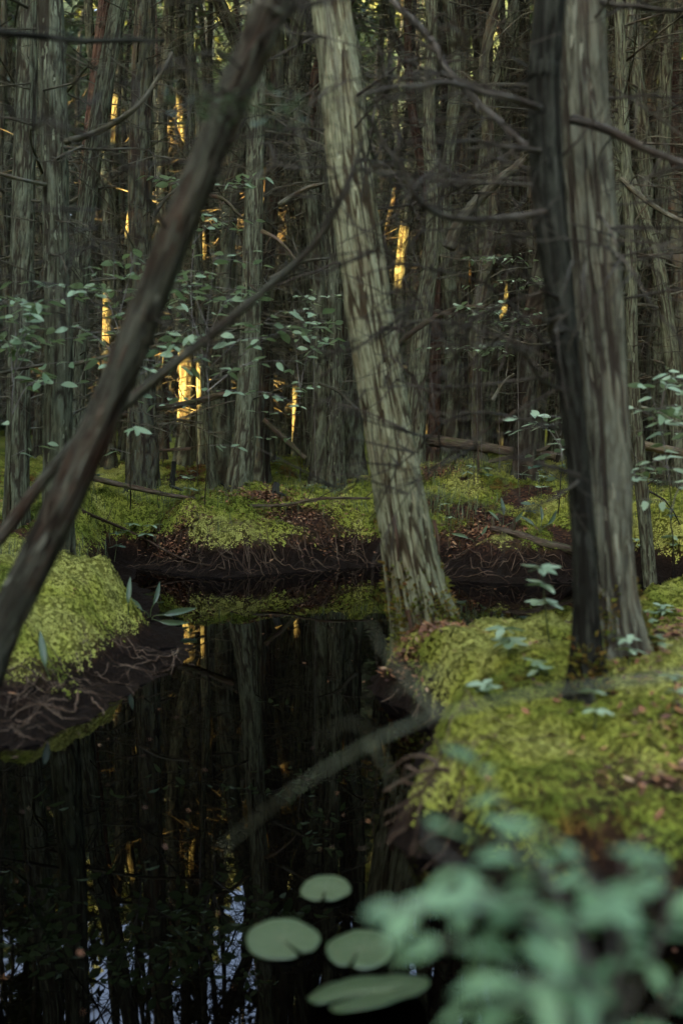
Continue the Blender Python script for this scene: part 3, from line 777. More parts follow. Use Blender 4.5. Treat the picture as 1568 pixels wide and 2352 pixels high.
# peeling strips and scars by its foot
for i, (a, b_, c_, d_) in enumerate([(935, 1400, 948, 1490), (958, 1410, 985, 1500), (968, 1530, 960, 1600), (1000, 1200, 1012, 1280), (905, 1190, 915, 1290)]):
    p0, p1 = P(a, b_, 4.62), P(c_, d_, 4.62)
    j0 = LQ[np.argmin(np.abs(LQ[:, 2] - p0[2]))]; j1 = LQ[np.argmin(np.abs(LQ[:, 2] - p1[2]))]
    for p_, j_ in ((p0, j0), (p1, j1)):
        dx = np.clip((p_[0] - j_[0]) / j_[3], -.9, .9); p_[1] = j_[1] - j_[3] * 1.03 * math.sqrt(1 - dx * dx)
    so, _ = stick('bark_strip', [p0, (p0 + p1) / 2 + np.array([.004, -.012, 0]), p1], .011, .006, M_BARK_RUST, LEAN, LO, 6)

for i, (a, b_, c_, d_) in enumerate([(1050, 1560, 1125, 1545), (1020, 1590, 1085, 1625), (930, 1590, 900, 1610)]):
    p0 = np.array([LO[0], LO[1], .13]); p1 = G(c_, d_, -.05); pm = (p0 + p1) / 2 + np.array([0, 0, .02])
    stick('root', [p0, pm, p1],   .07, .03, M_MOSSROOT, LEAN, LO, 14, 20, .03, 60 + i, bark_disp(60 + i, .12, 1.5, 6, .2))

# the double stem at the right
THICK, TKO, TKQ = cedar('thick grey and rust cedar trunk behind its thin dark twin',
[(1418, 1560, 3.85, 150), (1412, 1440, 3.85, 116), (1402, 1300, 3.86, 104), (1392, 1000, 3.88, 104), (1374, 700, 3.9, 110), (1358, 500, 3.92, 112), (1344, 300, 3.94, 110), (1332, 0, 3.96, 104)],
    M_BARK_RED, nseg=170, per_m=60, seed=12, depth=.13, crown=1, flare=.55, k=3.8, vs=2.4, lobes=.5, sleeve=.26, flakes=320)
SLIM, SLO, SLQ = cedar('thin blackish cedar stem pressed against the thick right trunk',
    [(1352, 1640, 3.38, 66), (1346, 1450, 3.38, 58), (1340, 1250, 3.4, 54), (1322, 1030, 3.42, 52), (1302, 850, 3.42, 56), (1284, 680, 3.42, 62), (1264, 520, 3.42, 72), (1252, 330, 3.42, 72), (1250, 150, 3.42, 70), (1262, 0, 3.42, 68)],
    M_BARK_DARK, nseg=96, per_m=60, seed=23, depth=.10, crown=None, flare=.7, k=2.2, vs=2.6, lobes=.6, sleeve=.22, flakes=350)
# near diagonal stem across the left half
DIAG, DGO, DGQ = cedar('blurred dark trunk slanting across the left half of the view',
    [(-70, 1640, 2.75, 94), (0, 1460, 2.75, 84), (130, 1190, 2.72, 81), (235, 960, 2.7, 78), (318, 760, 2.68, 78), (395, 560, 2.66, 75), (470, 380, 2.64, 72), (545, 200, 2.62, 72), (620, 20, 2.6, 72), (690, -160, 2.6, 69)],
    M_BARK_DIAG, nseg=110, per_m=60, seed=31, depth=.16, crown=None, flare=.3, k=2.4, vs=3.5, name='slanting_tree', top=8.5, lump=.24, flakes=450)

BANK = [
 # label, pts(px,py,d,w), mat, seed, depth
 ('upright cedar with scaly bark on the far bank, sharpest of all', [(548, 1125, 9.6, 60), (565, 950, 9.6, 52), (576, 700, 9.62, 46), (583, 450, 9.65, 42), (590, 200, 9.7, 40), (596, 0, 9.7, 38)], M_BARK, 41, 6),
 ('straight pale cedar rising directly behind the leaning trunk', [(770, 1112, 10.2, 46), (770, 950, 10.2, 42), (766, 700, 10.2, 38), (757, 450, 10.2, 36), (752, 200, 10.2, 34), (748, 0, 10.2, 33)], M_BARK, 42, 4),
 ('slim grey cedar between the two straight bank cedars', [(718, 1075, 11.8, 42), (712, 900, 11.8, 37), (702, 700, 11.8, 33), (690, 450, 11.8, 30), (684, 200, 11.8, 30), (680, 0, 11.8, 28)], M_BARK, 43, 4),
 ('kinked grey cedar just right of the leaning trunk', [(948, 1068, 10.6, 54), (955, 920, 10.6, 48), (968, 760, 10.6, 42), (988, 600, 10.6, 38), (996, 470, 10.6, 33), (985, 300, 10.6, 30), (990, 100, 10.6, 28), (990, 0, 10.6, 28)], M_BARK, 44, 5),
 ('dark scaly cedar behind the slanting trunk, wide at its foot', [(328, 1090, 10.2, 78), (325, 900, 10.2, 62), (322, 700, 10.2, 56), (322, 450, 10.2, 54), (326, 200, 10.2, 50), (335, 0, 10.2, 46)], M_BARK_FAR, 45, 6),
 ('pale smooth trunk standing second from the left edge', [(132, 1240, 6.1, 72), (134, 1000, 6.1, 66), (136, 800, 6.12, 62), (130, 600, 6.14, 58), (126, 350, 6.16, 60), (120, 150, 6.18, 60), (116, 0, 6.2, 58)], M_BARK, 46, 3),
 ('greyish trunk nearest to the left edge', [(38, 1180, 7.6, 56), (44, 900, 7.6, 52), (50, 650, 7.6, 52), (56, 400, 7.6, 50), (62, 200, 7.6, 48), (66, 0, 7.6, 46)], M_BARK, 47, 4),
 ('grey trunk leaning right behind the pale left trunk', [(170, 1080, 8.8, 46), (178, 800, 8.8, 42), (190, 560, 8.8, 40), (214, 360, 8.8, 40), (246, 160, 8.8, 38), (275, 0, 8.8, 36)], M_BARK, 48, 4),
 ('thin sapling trunk left of the sharp bank cedar', [(482, 1040, 11.0, 22), (472, 900, 11.0, 20), (462, 740, 11.0, 18), (448, 560, 11.0, 17), (440, 300, 11.0, 16), (436, 0, 11.0, 15)], M_BARK, 49, 3),
 ('slender bent stem right of the double cedar', [(1494, 1360, 7.4, 32), (1478, 1180, 7.4, 30), (1462, 1000, 7.4, 30), (1452, 850, 7.4, 26), (1448, 600, 7.4, 24), (1436, 380, 7.4, 24), (1425, 150, 7.4, 22), (1420, 0, 7.4, 22)], M_BARK, 50, 3),
 ('leaning grey trunk near the right edge', [(1560, 1080, 9.8, 36), (1545, 850, 9.8, 34), (1518, 650, 9.8, 32), (1478, 500, 9.8, 28), (1432, 380, 9.8, 24), (1390, 250, 9.8, 22)], M_BARK, 51, 3),
 ('straight slim cedar beside the right picture edge', [(1512, 1060, 11, 36), (1512, 800, 11, 33), (1516, 500, 11, 30), (1524, 250, 11, 30), (1532, 0, 11, 28)], M_BARK, 52, 4),
 ('reddish cedar stem at the right picture edge', [(1556, 1040, 12.5, 34), (1552, 700, 12.5, 32), (1546, 400, 12.5, 30), (1540, 0, 12.5, 28)], M_BARK_RUST, 53, 3),
 ('broad furrowed trunk in the gloom, left one of a fused pair', [(1036, 1010, 13.2, 84), (1042, 850, 13.2, 66), (1048, 650, 13.2, 54), (1052, 400, 13.2, 48), (1058, 0, 13.2, 44)], M_BARK_FAR, 54, 3),
 ('broad furrowed trunk in the gloom, right one of a fused pair', [(1098, 1005, 13.6, 80), (1098, 850, 13.6, 62), (1096, 650, 13.6, 52), (1102, 400, 13.6, 46), (1112, 0, 13.6, 42)], M_BARK_FAR, 55, 3),
 ('dim cedar trunk seen through the gap left of the dark stem', [(1180, 1010, 14, 50), (1182, 800, 14, 42), (1190, 500, 14, 38), (1196, 200, 14, 36), (1198, 0, 14, 34)], M_BARK_FAR, 56, 3),
 ('rust brown trunk tilting right at the upper left', [(165, 1010, 11.5, 36), (182, 700, 11.5, 34), (200, 400, 11.5, 32), (226, 150, 11.5, 30), (242, 0, 11.5, 28)], M_BARK_RUST, 57, 3),
 ('slim cedar touching the right side of the sharp bank cedar', [(612, 1060, 12.4, 40), (610, 850, 12.4, 34), (606, 600, 12.4, 32), (612, 300, 12.4, 30), (618, 0, 12.4, 28)], M_BARK_FAR, 58, 3),
]
for i, (lab, pts, mt, sd_, nb) in enumerate(BANK):
    cedar(lab, pts, mt, nseg=60, per_m=26, seed=sd_, depth=.12, crown=i, twigs=i, nbranch=nb + 4, group='cedars standing on the far bank', flare=.35, k=2.8, vs=5.5, lump=.06, lobes=.5, sleeve=.16 if i < 5 else 0, flakes=500)

# trunks that catch the low sun, each standing behind one of the gaps
SUNTREES = []
for i, ((px, py, d, hh_), (p, _)) in enumerate(zip(SHAFTS_PX[:-1], SHAFTS[:-1])):
    SUNTREES.append((p[0] + SUN[0] * -.05, p[1] + .06))

# ------------------------------------------------------------------ the stand of cedars behind
TR = []
for i in range(7):
    r_ = random.Random(700 + i)
    pts = [(0, 0, -.3)] + [(r_.gauss(0, .05 + .012 * z), r_.gauss(0, .05 + .012 * z), z) for z in (1.5, 3, 4.5, 6, 8, 10, 12)]
    q = spline(pts, 150); L = q[:, 2]
    rad = .085 * (1 - .068 * np.clip(L, 0, 13)) * (1 + .5 * np.exp(-np.clip(L, 0, 9) / .2))
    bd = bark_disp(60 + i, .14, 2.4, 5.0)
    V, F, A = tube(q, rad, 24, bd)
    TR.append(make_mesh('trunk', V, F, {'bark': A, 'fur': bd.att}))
TR_MAT = {}
def trunk_data(i, mt):
    if (i, mt.name) not in TR_MAT:
        me = TR[i].copy(); me.materials.append(mt); TR_MAT[(i, mt.name)] = me
    return TR_MAT[(i, mt.name)]
def stand_tree(x, y, label, group, r_, crown=True, far=False, drop=0.0, mt=None):
    s = r_.uniform(.7, 1.45)
    z = h1(x, y)
    t = thing('cedar_tree', label, 'tree', (x, y, z), group, (r_.gauss(0, .03), r_.gauss(0, .035), r_.uniform(0, 6.28)))
    mt = mt or r_.choice([M_BARK_FAR, M_BARK_FAR, M_BARK, M_BARK, M_BARK, M_BARK_FAR, M_BARK, M_BARK_DIAG, M_BARK_FAR, M_BARK_RUST])
    obj('trunk', trunk_data(r_.randrange(7), mt), None, t, None, None, (s, s, 1))
    tw = obj('twigs', (TWIGS_FAR[r_.randrange(4)] if far else TWIGS[r_.randrange(7)]), None, t, None, (0, 0, r_.uniform(0, 6)))
    tw['kind'] = 'stuff'
    if crown:
        obj('crown', CROWNS[r_.randrange(5)], None, t, (0, 0, r_.uniform(-.6, 1.2) - drop), (0, 0, r_.uniform(0, 6)), (r_.uniform(.9, 1.35),) * 2 + (1,))
    TREES_XY.append((x, y))
    return t
def sector(x, y):
    px, _ = pxof((x, y, 1.3))
    dep = 'dim cedar' if y < 16 else ('thin far cedar' if y < 24 else 'faint farthest cedar')
    if px < 60: s = 'behind the greyish trunk at the left edge'
    elif px < 230: s = 'behind the pale smooth left trunk'
    elif px < 420: s = 'around the dark scaly cedar'
    elif px < 540: s = 'between the thin sapling and the slanting trunk'
    elif px < 680: s = 'around the sharp bank cedar'
    elif px < 800: s = 'behind the straight pale bank cedars'
    elif px < 930: s = 'behind the leaning trunk'
    elif px < 1080: s = 'around the kinked grey cedar'
    elif px < 1230: s = 'in the twiggy gap left of the dark stem'
    elif px < 1420: s = 'behind the double stem'
    else: s = 'right of the double stem'
    return dep + ' trunk ' + s
rs = random.Random(5)
POS = []
for i, (x, y) in enumerate(SUNTREES):
    t = stand_tree(x, y, ['sun streaked cedar trunk', 'orange glowing cedar trunk'][i % 2] + sector(x, y).split(' trunk')[1], 'cedars of the stand that catch the sun', random.Random(900 + i), mt=M_BARK)
    t.rotation_euler = (0, 0, i); POS.append((x, y))
for i, (x, y) in enumerate([(8.3, 27.6), (9.4, 28.2), (8.9, 29.4)]):
    stand_tree(x, y, ['low crowned tree glowing yellow at the upper right corner', 'middle of three yellow lit trees at the upper right', 'rear yellow lit tree at the upper right'][i], 'sunlit trees at the upper right', random.Random(950 + i), drop=-.3); POS.append((x, y))
def ok(x, y, dmin):
    for (a, b_) in POS + TREES_XY:
        if (a - x) ** 2 + (b_ - y) ** 2 < dmin * dmin: return False
    return True
def big_shaft(x, y):
    p = SHAFTS[-1][0]; q = np.array([x - p[0], y - p[1], 0])
    return q @ SUNH > .5 and abs(q @ SU) < 1.5
def open_sky(x, y):
    px = pxof((x, y, 1.3))[0]
    return y < 34 and (850 < px < 1240 or 430 < px < 700 or 60 < px < 160) or big_shaft(x, y)
def scatter(n, y0, y1, half, dmin, **kw):
    got = tries = 0
    while got < n and tries < n * 60:
        tries += 1
        y = rs.uniform(y0, y1); x = rs.uniform(-half(y), half(y))
        if not ok(x, y, dmin) or shaft_hit(x, y, .42) or in_sight(x, y): continue
        POS.append((x, y)); got += 1
        stand_tree(x, y, sector(x, y), 'cedars of the dense stand', rs, crown=(rs.random() < .5 or y > 31) and not open_sky(x, y), **kw)
    return got
n1_ = scatter(26, 10.6, 13.0, lambda y: .36 * y, .42) + scatter(36, 12.5, 16.5, lambda y: .36 * y, .55)
n2_ = scatter(62, 16.5, 24, lambda y: .37 * y, .55)
n3_ = scatter(80, 24, 36, lambda y: .38 * y, .6, far=True)
# cedars round the pond that stand outside the view: they shade it and stand in its mirror
got = 0
while got < 64:
    a = rs.uniform(0, 6.283); rad = rs.uniform(5.6, 13.5); x, y = rad * math.cos(a), 5 + rad * math.sin(a)
    if abs(x) < .40 * y + .8 and y > 0: continue
    if not ok(x, y, .9) or shaft_hit(x, y, .55) or (y < 0 and abs(x) < 5.5): 
        rs.random(); continue
    if pond_sd(np.array([x]), np.array([y]))[0] < .5: continue
    POS.append((x, y)); got += 1
    stand_tree(x, y, 'swamp cedar standing outside the view round the pond', 'cedars outside the view', rs)
print('stand', n1_, n2_, n3_)

# ------------------------------------------------------------------ unseen leaf walls added to shape the light, and the far wood
def screen(name, label, x0, y0, x1, y1, h, thick, nleaf, size, mat, holes=False, seed=0, trunks=0):
    r = np.random.default_rng(seed)
    a = r.random(nleaf); u = r.random(nleaf)
    L = math.hypot(x1 - x0, y1 - y0); dx, dy = (x1 - x0) / L, (y1 - y0) / L
    off = r.normal(0, thick * .4, nleaf)
    x = x0 + (x1 - x0) * a - dy * off; y = y0 + (y1 - y0) * a + dx * off
    top = h * (0.82 + 0.25 * fbm(a * L * .35, 0.3, 0, seed + 1, 3))
    z = u ** .9 * top
    c = np.stack([x, y, z + 0.2], 1)
    if holes:  # gaps cut to aim sun patches at chosen trunks
        keep = np.ones(nleaf, bool)
        for p, hh_ in SHAFTS:
            q = c - p
            keep &= ~(((q @ SU) / (.40 if hh_ < 1 else hh_)) ** 2 + ((q @ SW) / (hh_ + .20)) ** 2 < 1)
        c = c[keep]
    n = len(c)
    q = r.normal(size=(n, 3)); q /= np.linalg.norm(q, axis=1)[:, None]
    w_ = np.cross(q, r.normal(size=(n, 3))); w_ /= np.linalg.norm(w_, axis=1)[:, None]
    s = (size * (.6 + .8 * r.random(n)))[:, None]
    V = np.stack([c - q * s, c - w_ * s * .55, c + q * s, c + w_ * s * .55], 1).reshape(-1, 3)
    o = obj(name, make_mesh(name, V, np.arange(len(V)).reshape(-1, 4), smooth=False), mat)
    return tag(o, label, 'undergrowth', kind='stuff')
screen('screen', 'dense evergreen thicket added out of view to block the sun, with cut gaps', -14.5, -22, -14.5, 36, 21, 2.6, 92000, .43, M_CROWN, True, 1)
screen('screen', 'evergreen thicket added out of view to stop sun at the far left', -14.3, 34, -27, 64, 20, 2.6, 34000, .45, M_CROWN, False, 6)
screen('screen', 'evergreen thicket added out of view to cut sky light from the right', 16, -14, 17, 44, 20, 3, 30000, .36, M_CROWN, False, 2)
screen('screen', 'evergreen thicket added unseen behind the viewer to limit sky light', -16, -13, 16, -13, 11, 3, 26000, .30, M_CROWN, False, 3)
screen('far_woods', 'dim far wood closing the view behind the cedar stand', -24, 46, 26, 46, 25, 9, 66000, .45, M_CROWN, False, 4)

# ------------------------------------------------------------------ branches of the named trees
def px_branch(parent, origin, pts, w0, w1, mat, seed, twigs=0, wob=.02, name='branch', tw_len=.3):
    p3 = [P(a, b_, d) for (a, b_, d) in pts]
    r0 = .5 * w0 * pts[0][2] / FPX; r1 = .5 * w1 * pts[-1][2] / FPX
    o, q = stick(name, p3, r0, r1, mat, parent, origin, 8, 10 * len(pts), wob, seed, bark_disp(seed, .12, 1.2, 12, .22))
    rr = random.Random(seed)
    for i in range(twigs):
        k = rr.randrange(len(q) // 4, len(q)); d = np.array([rr.gauss(0, .8), rr.gauss(0, .5), rr.gauss(-.15, .7)]); d /= np.linalg.norm(d)
        L = rr.uniform(.4, 1.2) * tw_len
        e = q[k] + d * L
        stick('twig', [q[k], (q[k] + e) / 2 + np.array([rr.gauss(0, .03), 0, rr.gauss(0, .03)]), e], max(.0018, r1 * .55), .0010, mat, o, origin, 4, 6)
    return o
B1 = [
 (SLIM, SLO, [(1262, 480, 3.40), (1190, 495, 3.3), (1100, 503, 3.2), (1010, 488, 3.1), (945, 440, 3.0), (900, 360, 2.95), (860, 290, 2.9), (820, 240, 2.85)], 26, 16, 61, 12),
 (SLIM, SLO, [(1250, 250, 3.4), (1180, 232, 3.3), (1110, 222, 3.2), (1040, 205, 3.1), (940, 212, 3.0), (820, 225, 2.9)], 26, 14, 62, 10),
 (SLIM, SLO, [(1250, 350, 3.4), (1200, 342, 3.2), (1140, 332, 3.1), (1080, 338, 3.0), (1010, 352, 2.9), (930, 340, 2.8)], 18, 9, 63, 7),
 (THICK, TKO, [(1310, 275, 3.75), (1400, 298, 3.65), (1470, 335, 3.6), (1570, 375, 3.5), (1680, 400, 3.4)], 30, 22, 65, 5),
 (THICK, TKO, [(1370, 8, 3.9), (1440, 20, 3.85), (1510, 25, 3.8), (1640, 10, 3.7)], 20, 14, 66, 4),
 (THICK, TKO, [(1380, 232, 3.9), (1460, 222, 3.85), (1570, 212, 3.8), (1660, 205, 3.8)], 10, 7, 67, 3),
 (SLIM, SLO, [(1290, 760, 3.38), (1268, 765, 3.3), (1275, 735, 3.22), (1288, 722, 3.18)], 22, 16, 68, 0),
 (SLIM, SLO, [(1325, 1095, 3.36), (1290, 1090, 3.25), (1250, 1072, 3.1), (1200, 1050, 2.9), (1150, 1040, 2.7)], 14, 7, 69, 8),
 (SLIM, SLO, [(1322, 1105, 3.36), (1280, 1140, 3.2), (1240, 1160, 3.05), (1140, 1170, 2.9)], 11, 5, 70, 7),
 (SLIM, SLO, [(1300, 900, 3.4), (1230, 870, 3.2), (1180, 800, 3.0), (1100, 770, 2.85), (960, 765, 2.7)], 12, 6, 71, 10),
 (SLIM, SLO, [(1280, 690, 3.4), (1220, 640, 3.1), (1180, 560, 2.9), (1150, 470, 2.8)], 12, 6, 72, 8),
 (LEAN, LO, [(880, 755, 4.7), (905, 757, 4.55), (925, 760, 4.5)], 20, 14, 73, 0),
 (LEAN, LO, [(790, 610, 4.85), (770, 605, 4.75), (700, 640, 4.6), (600, 660, 4.4)], 10, 4, 74, 5),
 (LEAN, LO, [(800, 240, 4.85), (880, 180, 4.7), (960, 140, 4.6), (1080, 120, 4.4)], 12, 5, 75, 8),
 (DIAG, DGO, [(545, 210, 2.62), (500, 220, 2.55), (450, 232, 2.45), (400, 240, 2.4)], 14, 6, 76, 8),
 (DIAG, DGO, [(330, 735, 2.66), (345, 700, 2.6), (352, 680, 2.58)], 14, 9, 77, 0),
 (DIAG, DGO, [(490, 350, 2.64), (540, 330, 2.6), (640, 300, 2.5), (760, 290, 2.4)], 12, 5, 78, 8),
]
rb = random.Random(47)
for (par, org, q_, n_, y0_, y1_, sgn) in ((SLIM, SLO, SLQ, 20, 60, 1050, -1), (THICK, TKO, TKQ, 9, 40, 900, 1), (LEAN, LO, LQ, 9, 30, 640, 0), (DIAG, DGO, DGQ, 8, 60, 900, 0)):
    for i in range(n_):
        py_ = rb.uniform(y0_, y1_); zt = P(1000, py_, q_[0, 1])[2]
        j_ = int(np.argmin(np.abs(q_[:, 2] - zt))); a_ = (math.pi if sgn < 0 else 0) + rb.gauss(0, .7) if sgn else rb.uniform(0, 6.28)
        obj('branch', BRANCHES_DARK[rb.randrange(8)], None, par, q_[j_, :3] - org, (rb.uniform(-.6, .6), rb.uniform(-.5, .6), a_), (rb.uniform(.5, 1.1),) * 3)
for (par, org, pts, w0, w1, sd_, tw) in B1:
    px_branch(par, org, pts, w0 * .72, w1 * .5, M_BRANCH, sd_, tw + 5, .05)

# slender leaning dead stem that crosses behind the slanting trunk
ls = thing('dead_sapling', 'slender grey dead stem leaning up to the right behind the slanting trunk', 'tree', tuple(P(-60, 1300, 3.2)))
px_branch(ls, P(-60, 1300, 3.2), [(-60, 1300, 3.2), (20, 1210, 3.2), (110, 1090, 3.2), (210, 980, 3.2), (300, 915, 3.2), (410, 828, 3.2), (520, 740, 3.2), (620, 655, 3.2), (720, 560, 3.2), (790, 450, 3.2), (830, 330, 3.2)], 34, 10, M_BARK_DIAG, 81, 9, .012, 'trunk')
# upper diagonal dead pole, centre top
def dead_branch(label, pts, w0, w1, seed, mat=M_TWIG, twigs=6, name='dead_branch', wob=.02, grp=None, tw_len=.3):
    o0 = P(*pts[0])
    t = thing(name, label, 'branch', tuple(o0), grp)
    px_branch(t, o0, pts, w0, w1, mat, seed, twigs, wob, 'limb', tw_len)
    return t
dead_branch('pale dead pole slanting down to the dark stem at upper centre', [(880, -20, 4.4), (960, 70, 4.2), (1040, 165, 4.0), (1120, 250, 3.9), (1215, 345, 3.6), (1262, 390, 3.45)], 19, 15, 82, M_BRANCH, 10, wob=.05)
dead_branch('dead pole rising right behind the twigs at centre', [(1030, 570, 9.0), (1060, 505, 9.0), (1110, 445, 9.0), (1200, 370, 9.0), (1240, 330, 9.0)], 30, 18, 83)
dead_branch('blurred grey bough reaching over the water from the right', [(1700, 1530, 1.35), (1450, 1565, 1.28), (1250, 1590, 1.22), (1080, 1625, 1.17), (960, 1655, 1.14), (820, 1715, 1.1), (680, 1800, 1.08), (590, 1870, 1.07), (500, 1950, 1.07)], 15, 4, 84, M_BARK, 3, wob=.006, tw_len=.07)
dead_branch('blurred forked twig rising from the grey bough', [(1010, 1640, 1.15), (960, 1590, 1.17), (900, 1520, 1.2), (865, 1460, 1.22), (850, 1410, 1.23)], 11, 3, 85, M_BARK, 1, wob=.006, tw_len=.06)
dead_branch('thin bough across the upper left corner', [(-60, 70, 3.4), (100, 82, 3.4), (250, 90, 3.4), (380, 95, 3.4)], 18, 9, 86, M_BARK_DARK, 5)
dead_branch('grey branch bending up from the left pale trunk', [(150, 325, 6.0), (230, 300, 5.9), (310, 250, 5.8), (370, 180, 5.8), (400, 120, 5.8)], 16, 8, 87)
dead_branch('arched brown branch under the kinked cedar', [(905, 800, 9.6), (950, 760, 9.5), (1000, 728, 9.4), (1060, 708, 9.3), (1110, 705, 9.2)], 14, 10, 88, M_DEADWOOD, 5)
dead_branch('dead branch slanting down to the right edge', [(1425, 410, 7.4), (1470, 450, 7.3), (1530, 490, 7.2), (1620, 530, 7.1)], 14, 10, 89)
for i, (a, b_, c_, d_, dd) in enumerate([(470, 445, 560, 500, 9.0), (600, 530, 680, 600, 9.2), (620, 640, 760, 590, 9), (300, 800, 420, 760, 9.4), (350, 500, 420, 430, 9.6), (1130, 920, 1180, 860, 9.4), (1440, 930, 1568, 985, 8.2), (150, 470, 270, 430, 9), (1440, 700, 1560, 730, 9.8), (640, 470, 760, 420, 9.8), (820, 940, 730, 880, 10)]):
    dead_branch(['rusty broken stick hanging above the sapling', 'bent brown stick right of the sharp bank cedar', 'thin twig level with the shrub tops at centre', 'low twig behind the slanting trunk', 'upturned twig beside the dark scaly cedar', 'curled twig in the dark gap at centre right', 'thin pole sloping to the right edge among leaves', 'dead twig high between the left trunks', 'level twig by the right edge trunks', 'fine twig beside the slim centre cedar', 'drooping twig left of the leaning trunk'][i],
                [(a, b_, dd), ((a + c_) / 2, (b_ + d_) / 2 - 12, dd), (c_, d_, dd)], 11, 6, 140 + i, M_DEADWOOD if i < 2 else M_TWIG, 4)

# ------------------------------------------------------------------ fallen wood
def fallen(name, label, pts, w0, w1, seed, mat, lift=.02, twigs=0, nseg=12, wob=.02, stubs=()):
    p = [GH(a, b_) for (a, b_) in pts]
    d = [q[1] for q in p]
    o0 = p[0]
    t = thing(name, label, 'log' if 'log' in name else 'branch', tuple(o0))
    r0, r1 = .5 * w0 * d[0] / FPX, .5 * w1 * d[-1] / FPX
    pp = [q + np.array([0, 0, lift + r0 * .6]) for q in p]
    _, q = stick('trunk' if 'log' in name else 'limb', pp, r0, r1, mat, t, o0, nseg, 14 * len(pp), wob, seed, bark_disp(seed, .14, 2.0, 8, .15))
    rr = random.Random(seed)
    for s in stubs:
        k = int(s * (len(q) - 1)); e = q[k] + np.array([rr.gauss(0, .03), rr.gauss(-.02, .02), rr.uniform(.09, .16)])
        stick('stub', [q[k], e], r0 * .55, r0 * .4, mat, t, o0, 8, 6)
    for i in range(twigs):
        k = rr.randrange(len(q)); dd = np.array([rr.gauss(0, .8), rr.gauss(0, .4), rr.gauss(.1, .5)]); dd /= np.linalg.norm(dd); e = q[k] + dd * rr.uniform(.15, .4)
        stick('twig', [q[k], (q[k] + e) / 2 + rr.gauss(0, .02), e], r1 * .4 + .001, .001, mat, t, o0, 4, 6)
    return t
def fallen_d(name, label, pts, w0, w1, seed, mat, **kw):
    """same with given distances"""
    global GH
    old = GH; it = iter(pts)
    GH = lambda a, b_: P(a, b_, next(it)[2])
    try: return fallen(name, label, [(a, b_) for (a, b_, _) in pts], w0, w1, seed, mat, **kw)
    finally: GH = old
fallen_d('fallen_log', 'dark mossy log lying across the floor right of the leaning trunk', [(968, 1022, 11.4), (1040, 1030, 11.3), (1120, 1042, 11.2), (1200, 1055, 11.1), (1275, 1062, 11.0)], 30, 20, 91, M_DEADWOOD, twigs=4)
fallen_d('fallen_branch', 'crooked branch lying over the dark mossy log', [(1110, 1072, 10.9), (1180, 1055, 10.8), (1240, 1042, 10.9), (1262, 1028, 11.0)], 12, 8, 92, M_DEADWOOD, twigs=3)
fallen_d('fallen_branch', 'long thin fallen branch sagging across the far bank moss', [(195, 1098, 8.7), (300, 1122, 8.75), (420, 1148, 8.8), (540, 1164, 8.8), (640, 1164, 8.8), (740, 1152, 8.8), (850, 1150, 8.8)], 15, 5, 93, M_DEADWOOD, twigs=9, lift=0)
fallen('fallen_log', 'short rotten log with upright stubs on the right bank mound', [(1130, 1226), (1190, 1238), (1250, 1258), (1330, 1282)], 17, 22, 94, M_DEADWOOD, stubs=(.02, .32))
fallen_d('fallen_log', 'pale fallen pole leaning across behind the slanting trunk', [(258, 965, 10.4), (350, 945, 10.4), (440, 930, 10.4), (530, 908, 10.2)], 18, 14, 95, M_DEADWOOD, lift=0)
fallen_d('fallen_branch', 'broken pole slanting down beside the slim centre cedar', [(605, 968, 10.8), (650, 1010, 10.8), (700, 1058, 10.8)], 13, 11, 96, M_DEADWOOD, lift=0)
fallen('fallen_branch', 'thin stick sliding down the far bank into the water', [(190, 1182), (290, 1225), (400, 1282), (520, 1318)], 9, 4, 97, M_ROOT, twigs=4)
fallen_d('fallen_branch', 'low dead branch over the floor left of the sharp cedar', [(300, 1048, 10.6), (360, 1040, 10.6), (440, 1035, 10.6)], 10, 7, 98, M_DEADWOOD, twigs=2, lift=0)
fallen_d('fallen_log', 'dark fallen log half hidden behind the right edge leaves', [(1420, 1020, 9.4), (1500, 1040, 9.3), (1600, 1058, 9.2)], 22, 20, 99, M_DEADWOOD)
fallen_d('fallen_log', 'dark log end behind the straight pale cedar', [(722, 958, 12.5), (780, 966, 12.5), (840, 975, 12.5)], 20, 18, 100, M_DEADWOOD, lift=0)
for i, (a, b_, h_, lab) in enumerate([(492, 1110, .34, 'blackened slanting stump on the moss left of the sharp cedar'), (393, 1122, .26, 'short dark stump in the far bank moss'), (630, 1135, .10, 'low hollow stump on the brown mound')]):
    g = GH(a, b_); t = thing('stump', lab, 'stump', tuple(g))
    e = np.array([-.12 if i == 0 else .02, .05, h_])
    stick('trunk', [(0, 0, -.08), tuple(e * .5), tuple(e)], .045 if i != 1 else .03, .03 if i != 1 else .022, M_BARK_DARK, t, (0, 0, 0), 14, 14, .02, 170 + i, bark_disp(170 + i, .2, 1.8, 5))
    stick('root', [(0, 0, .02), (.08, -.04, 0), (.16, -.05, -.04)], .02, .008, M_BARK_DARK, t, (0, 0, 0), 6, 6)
g = GH(1100, 1088); t = thing('dead_stake', 'thin upright brown dead stick in front of the mossy log', 'stick', tuple(g))
stick('limb', [(0, 0, -.05), (-.015, .02, .3), (-.04, .03, .62)], .014, .004, M_ROOT, t, (0, 0, 0), 7, 12, .02, 7)
stick('twig', [(-.01, .02, .25), (.05, 0, .36)], .004, .002, M_ROOT, t, (0, 0, 0), 5, 5)

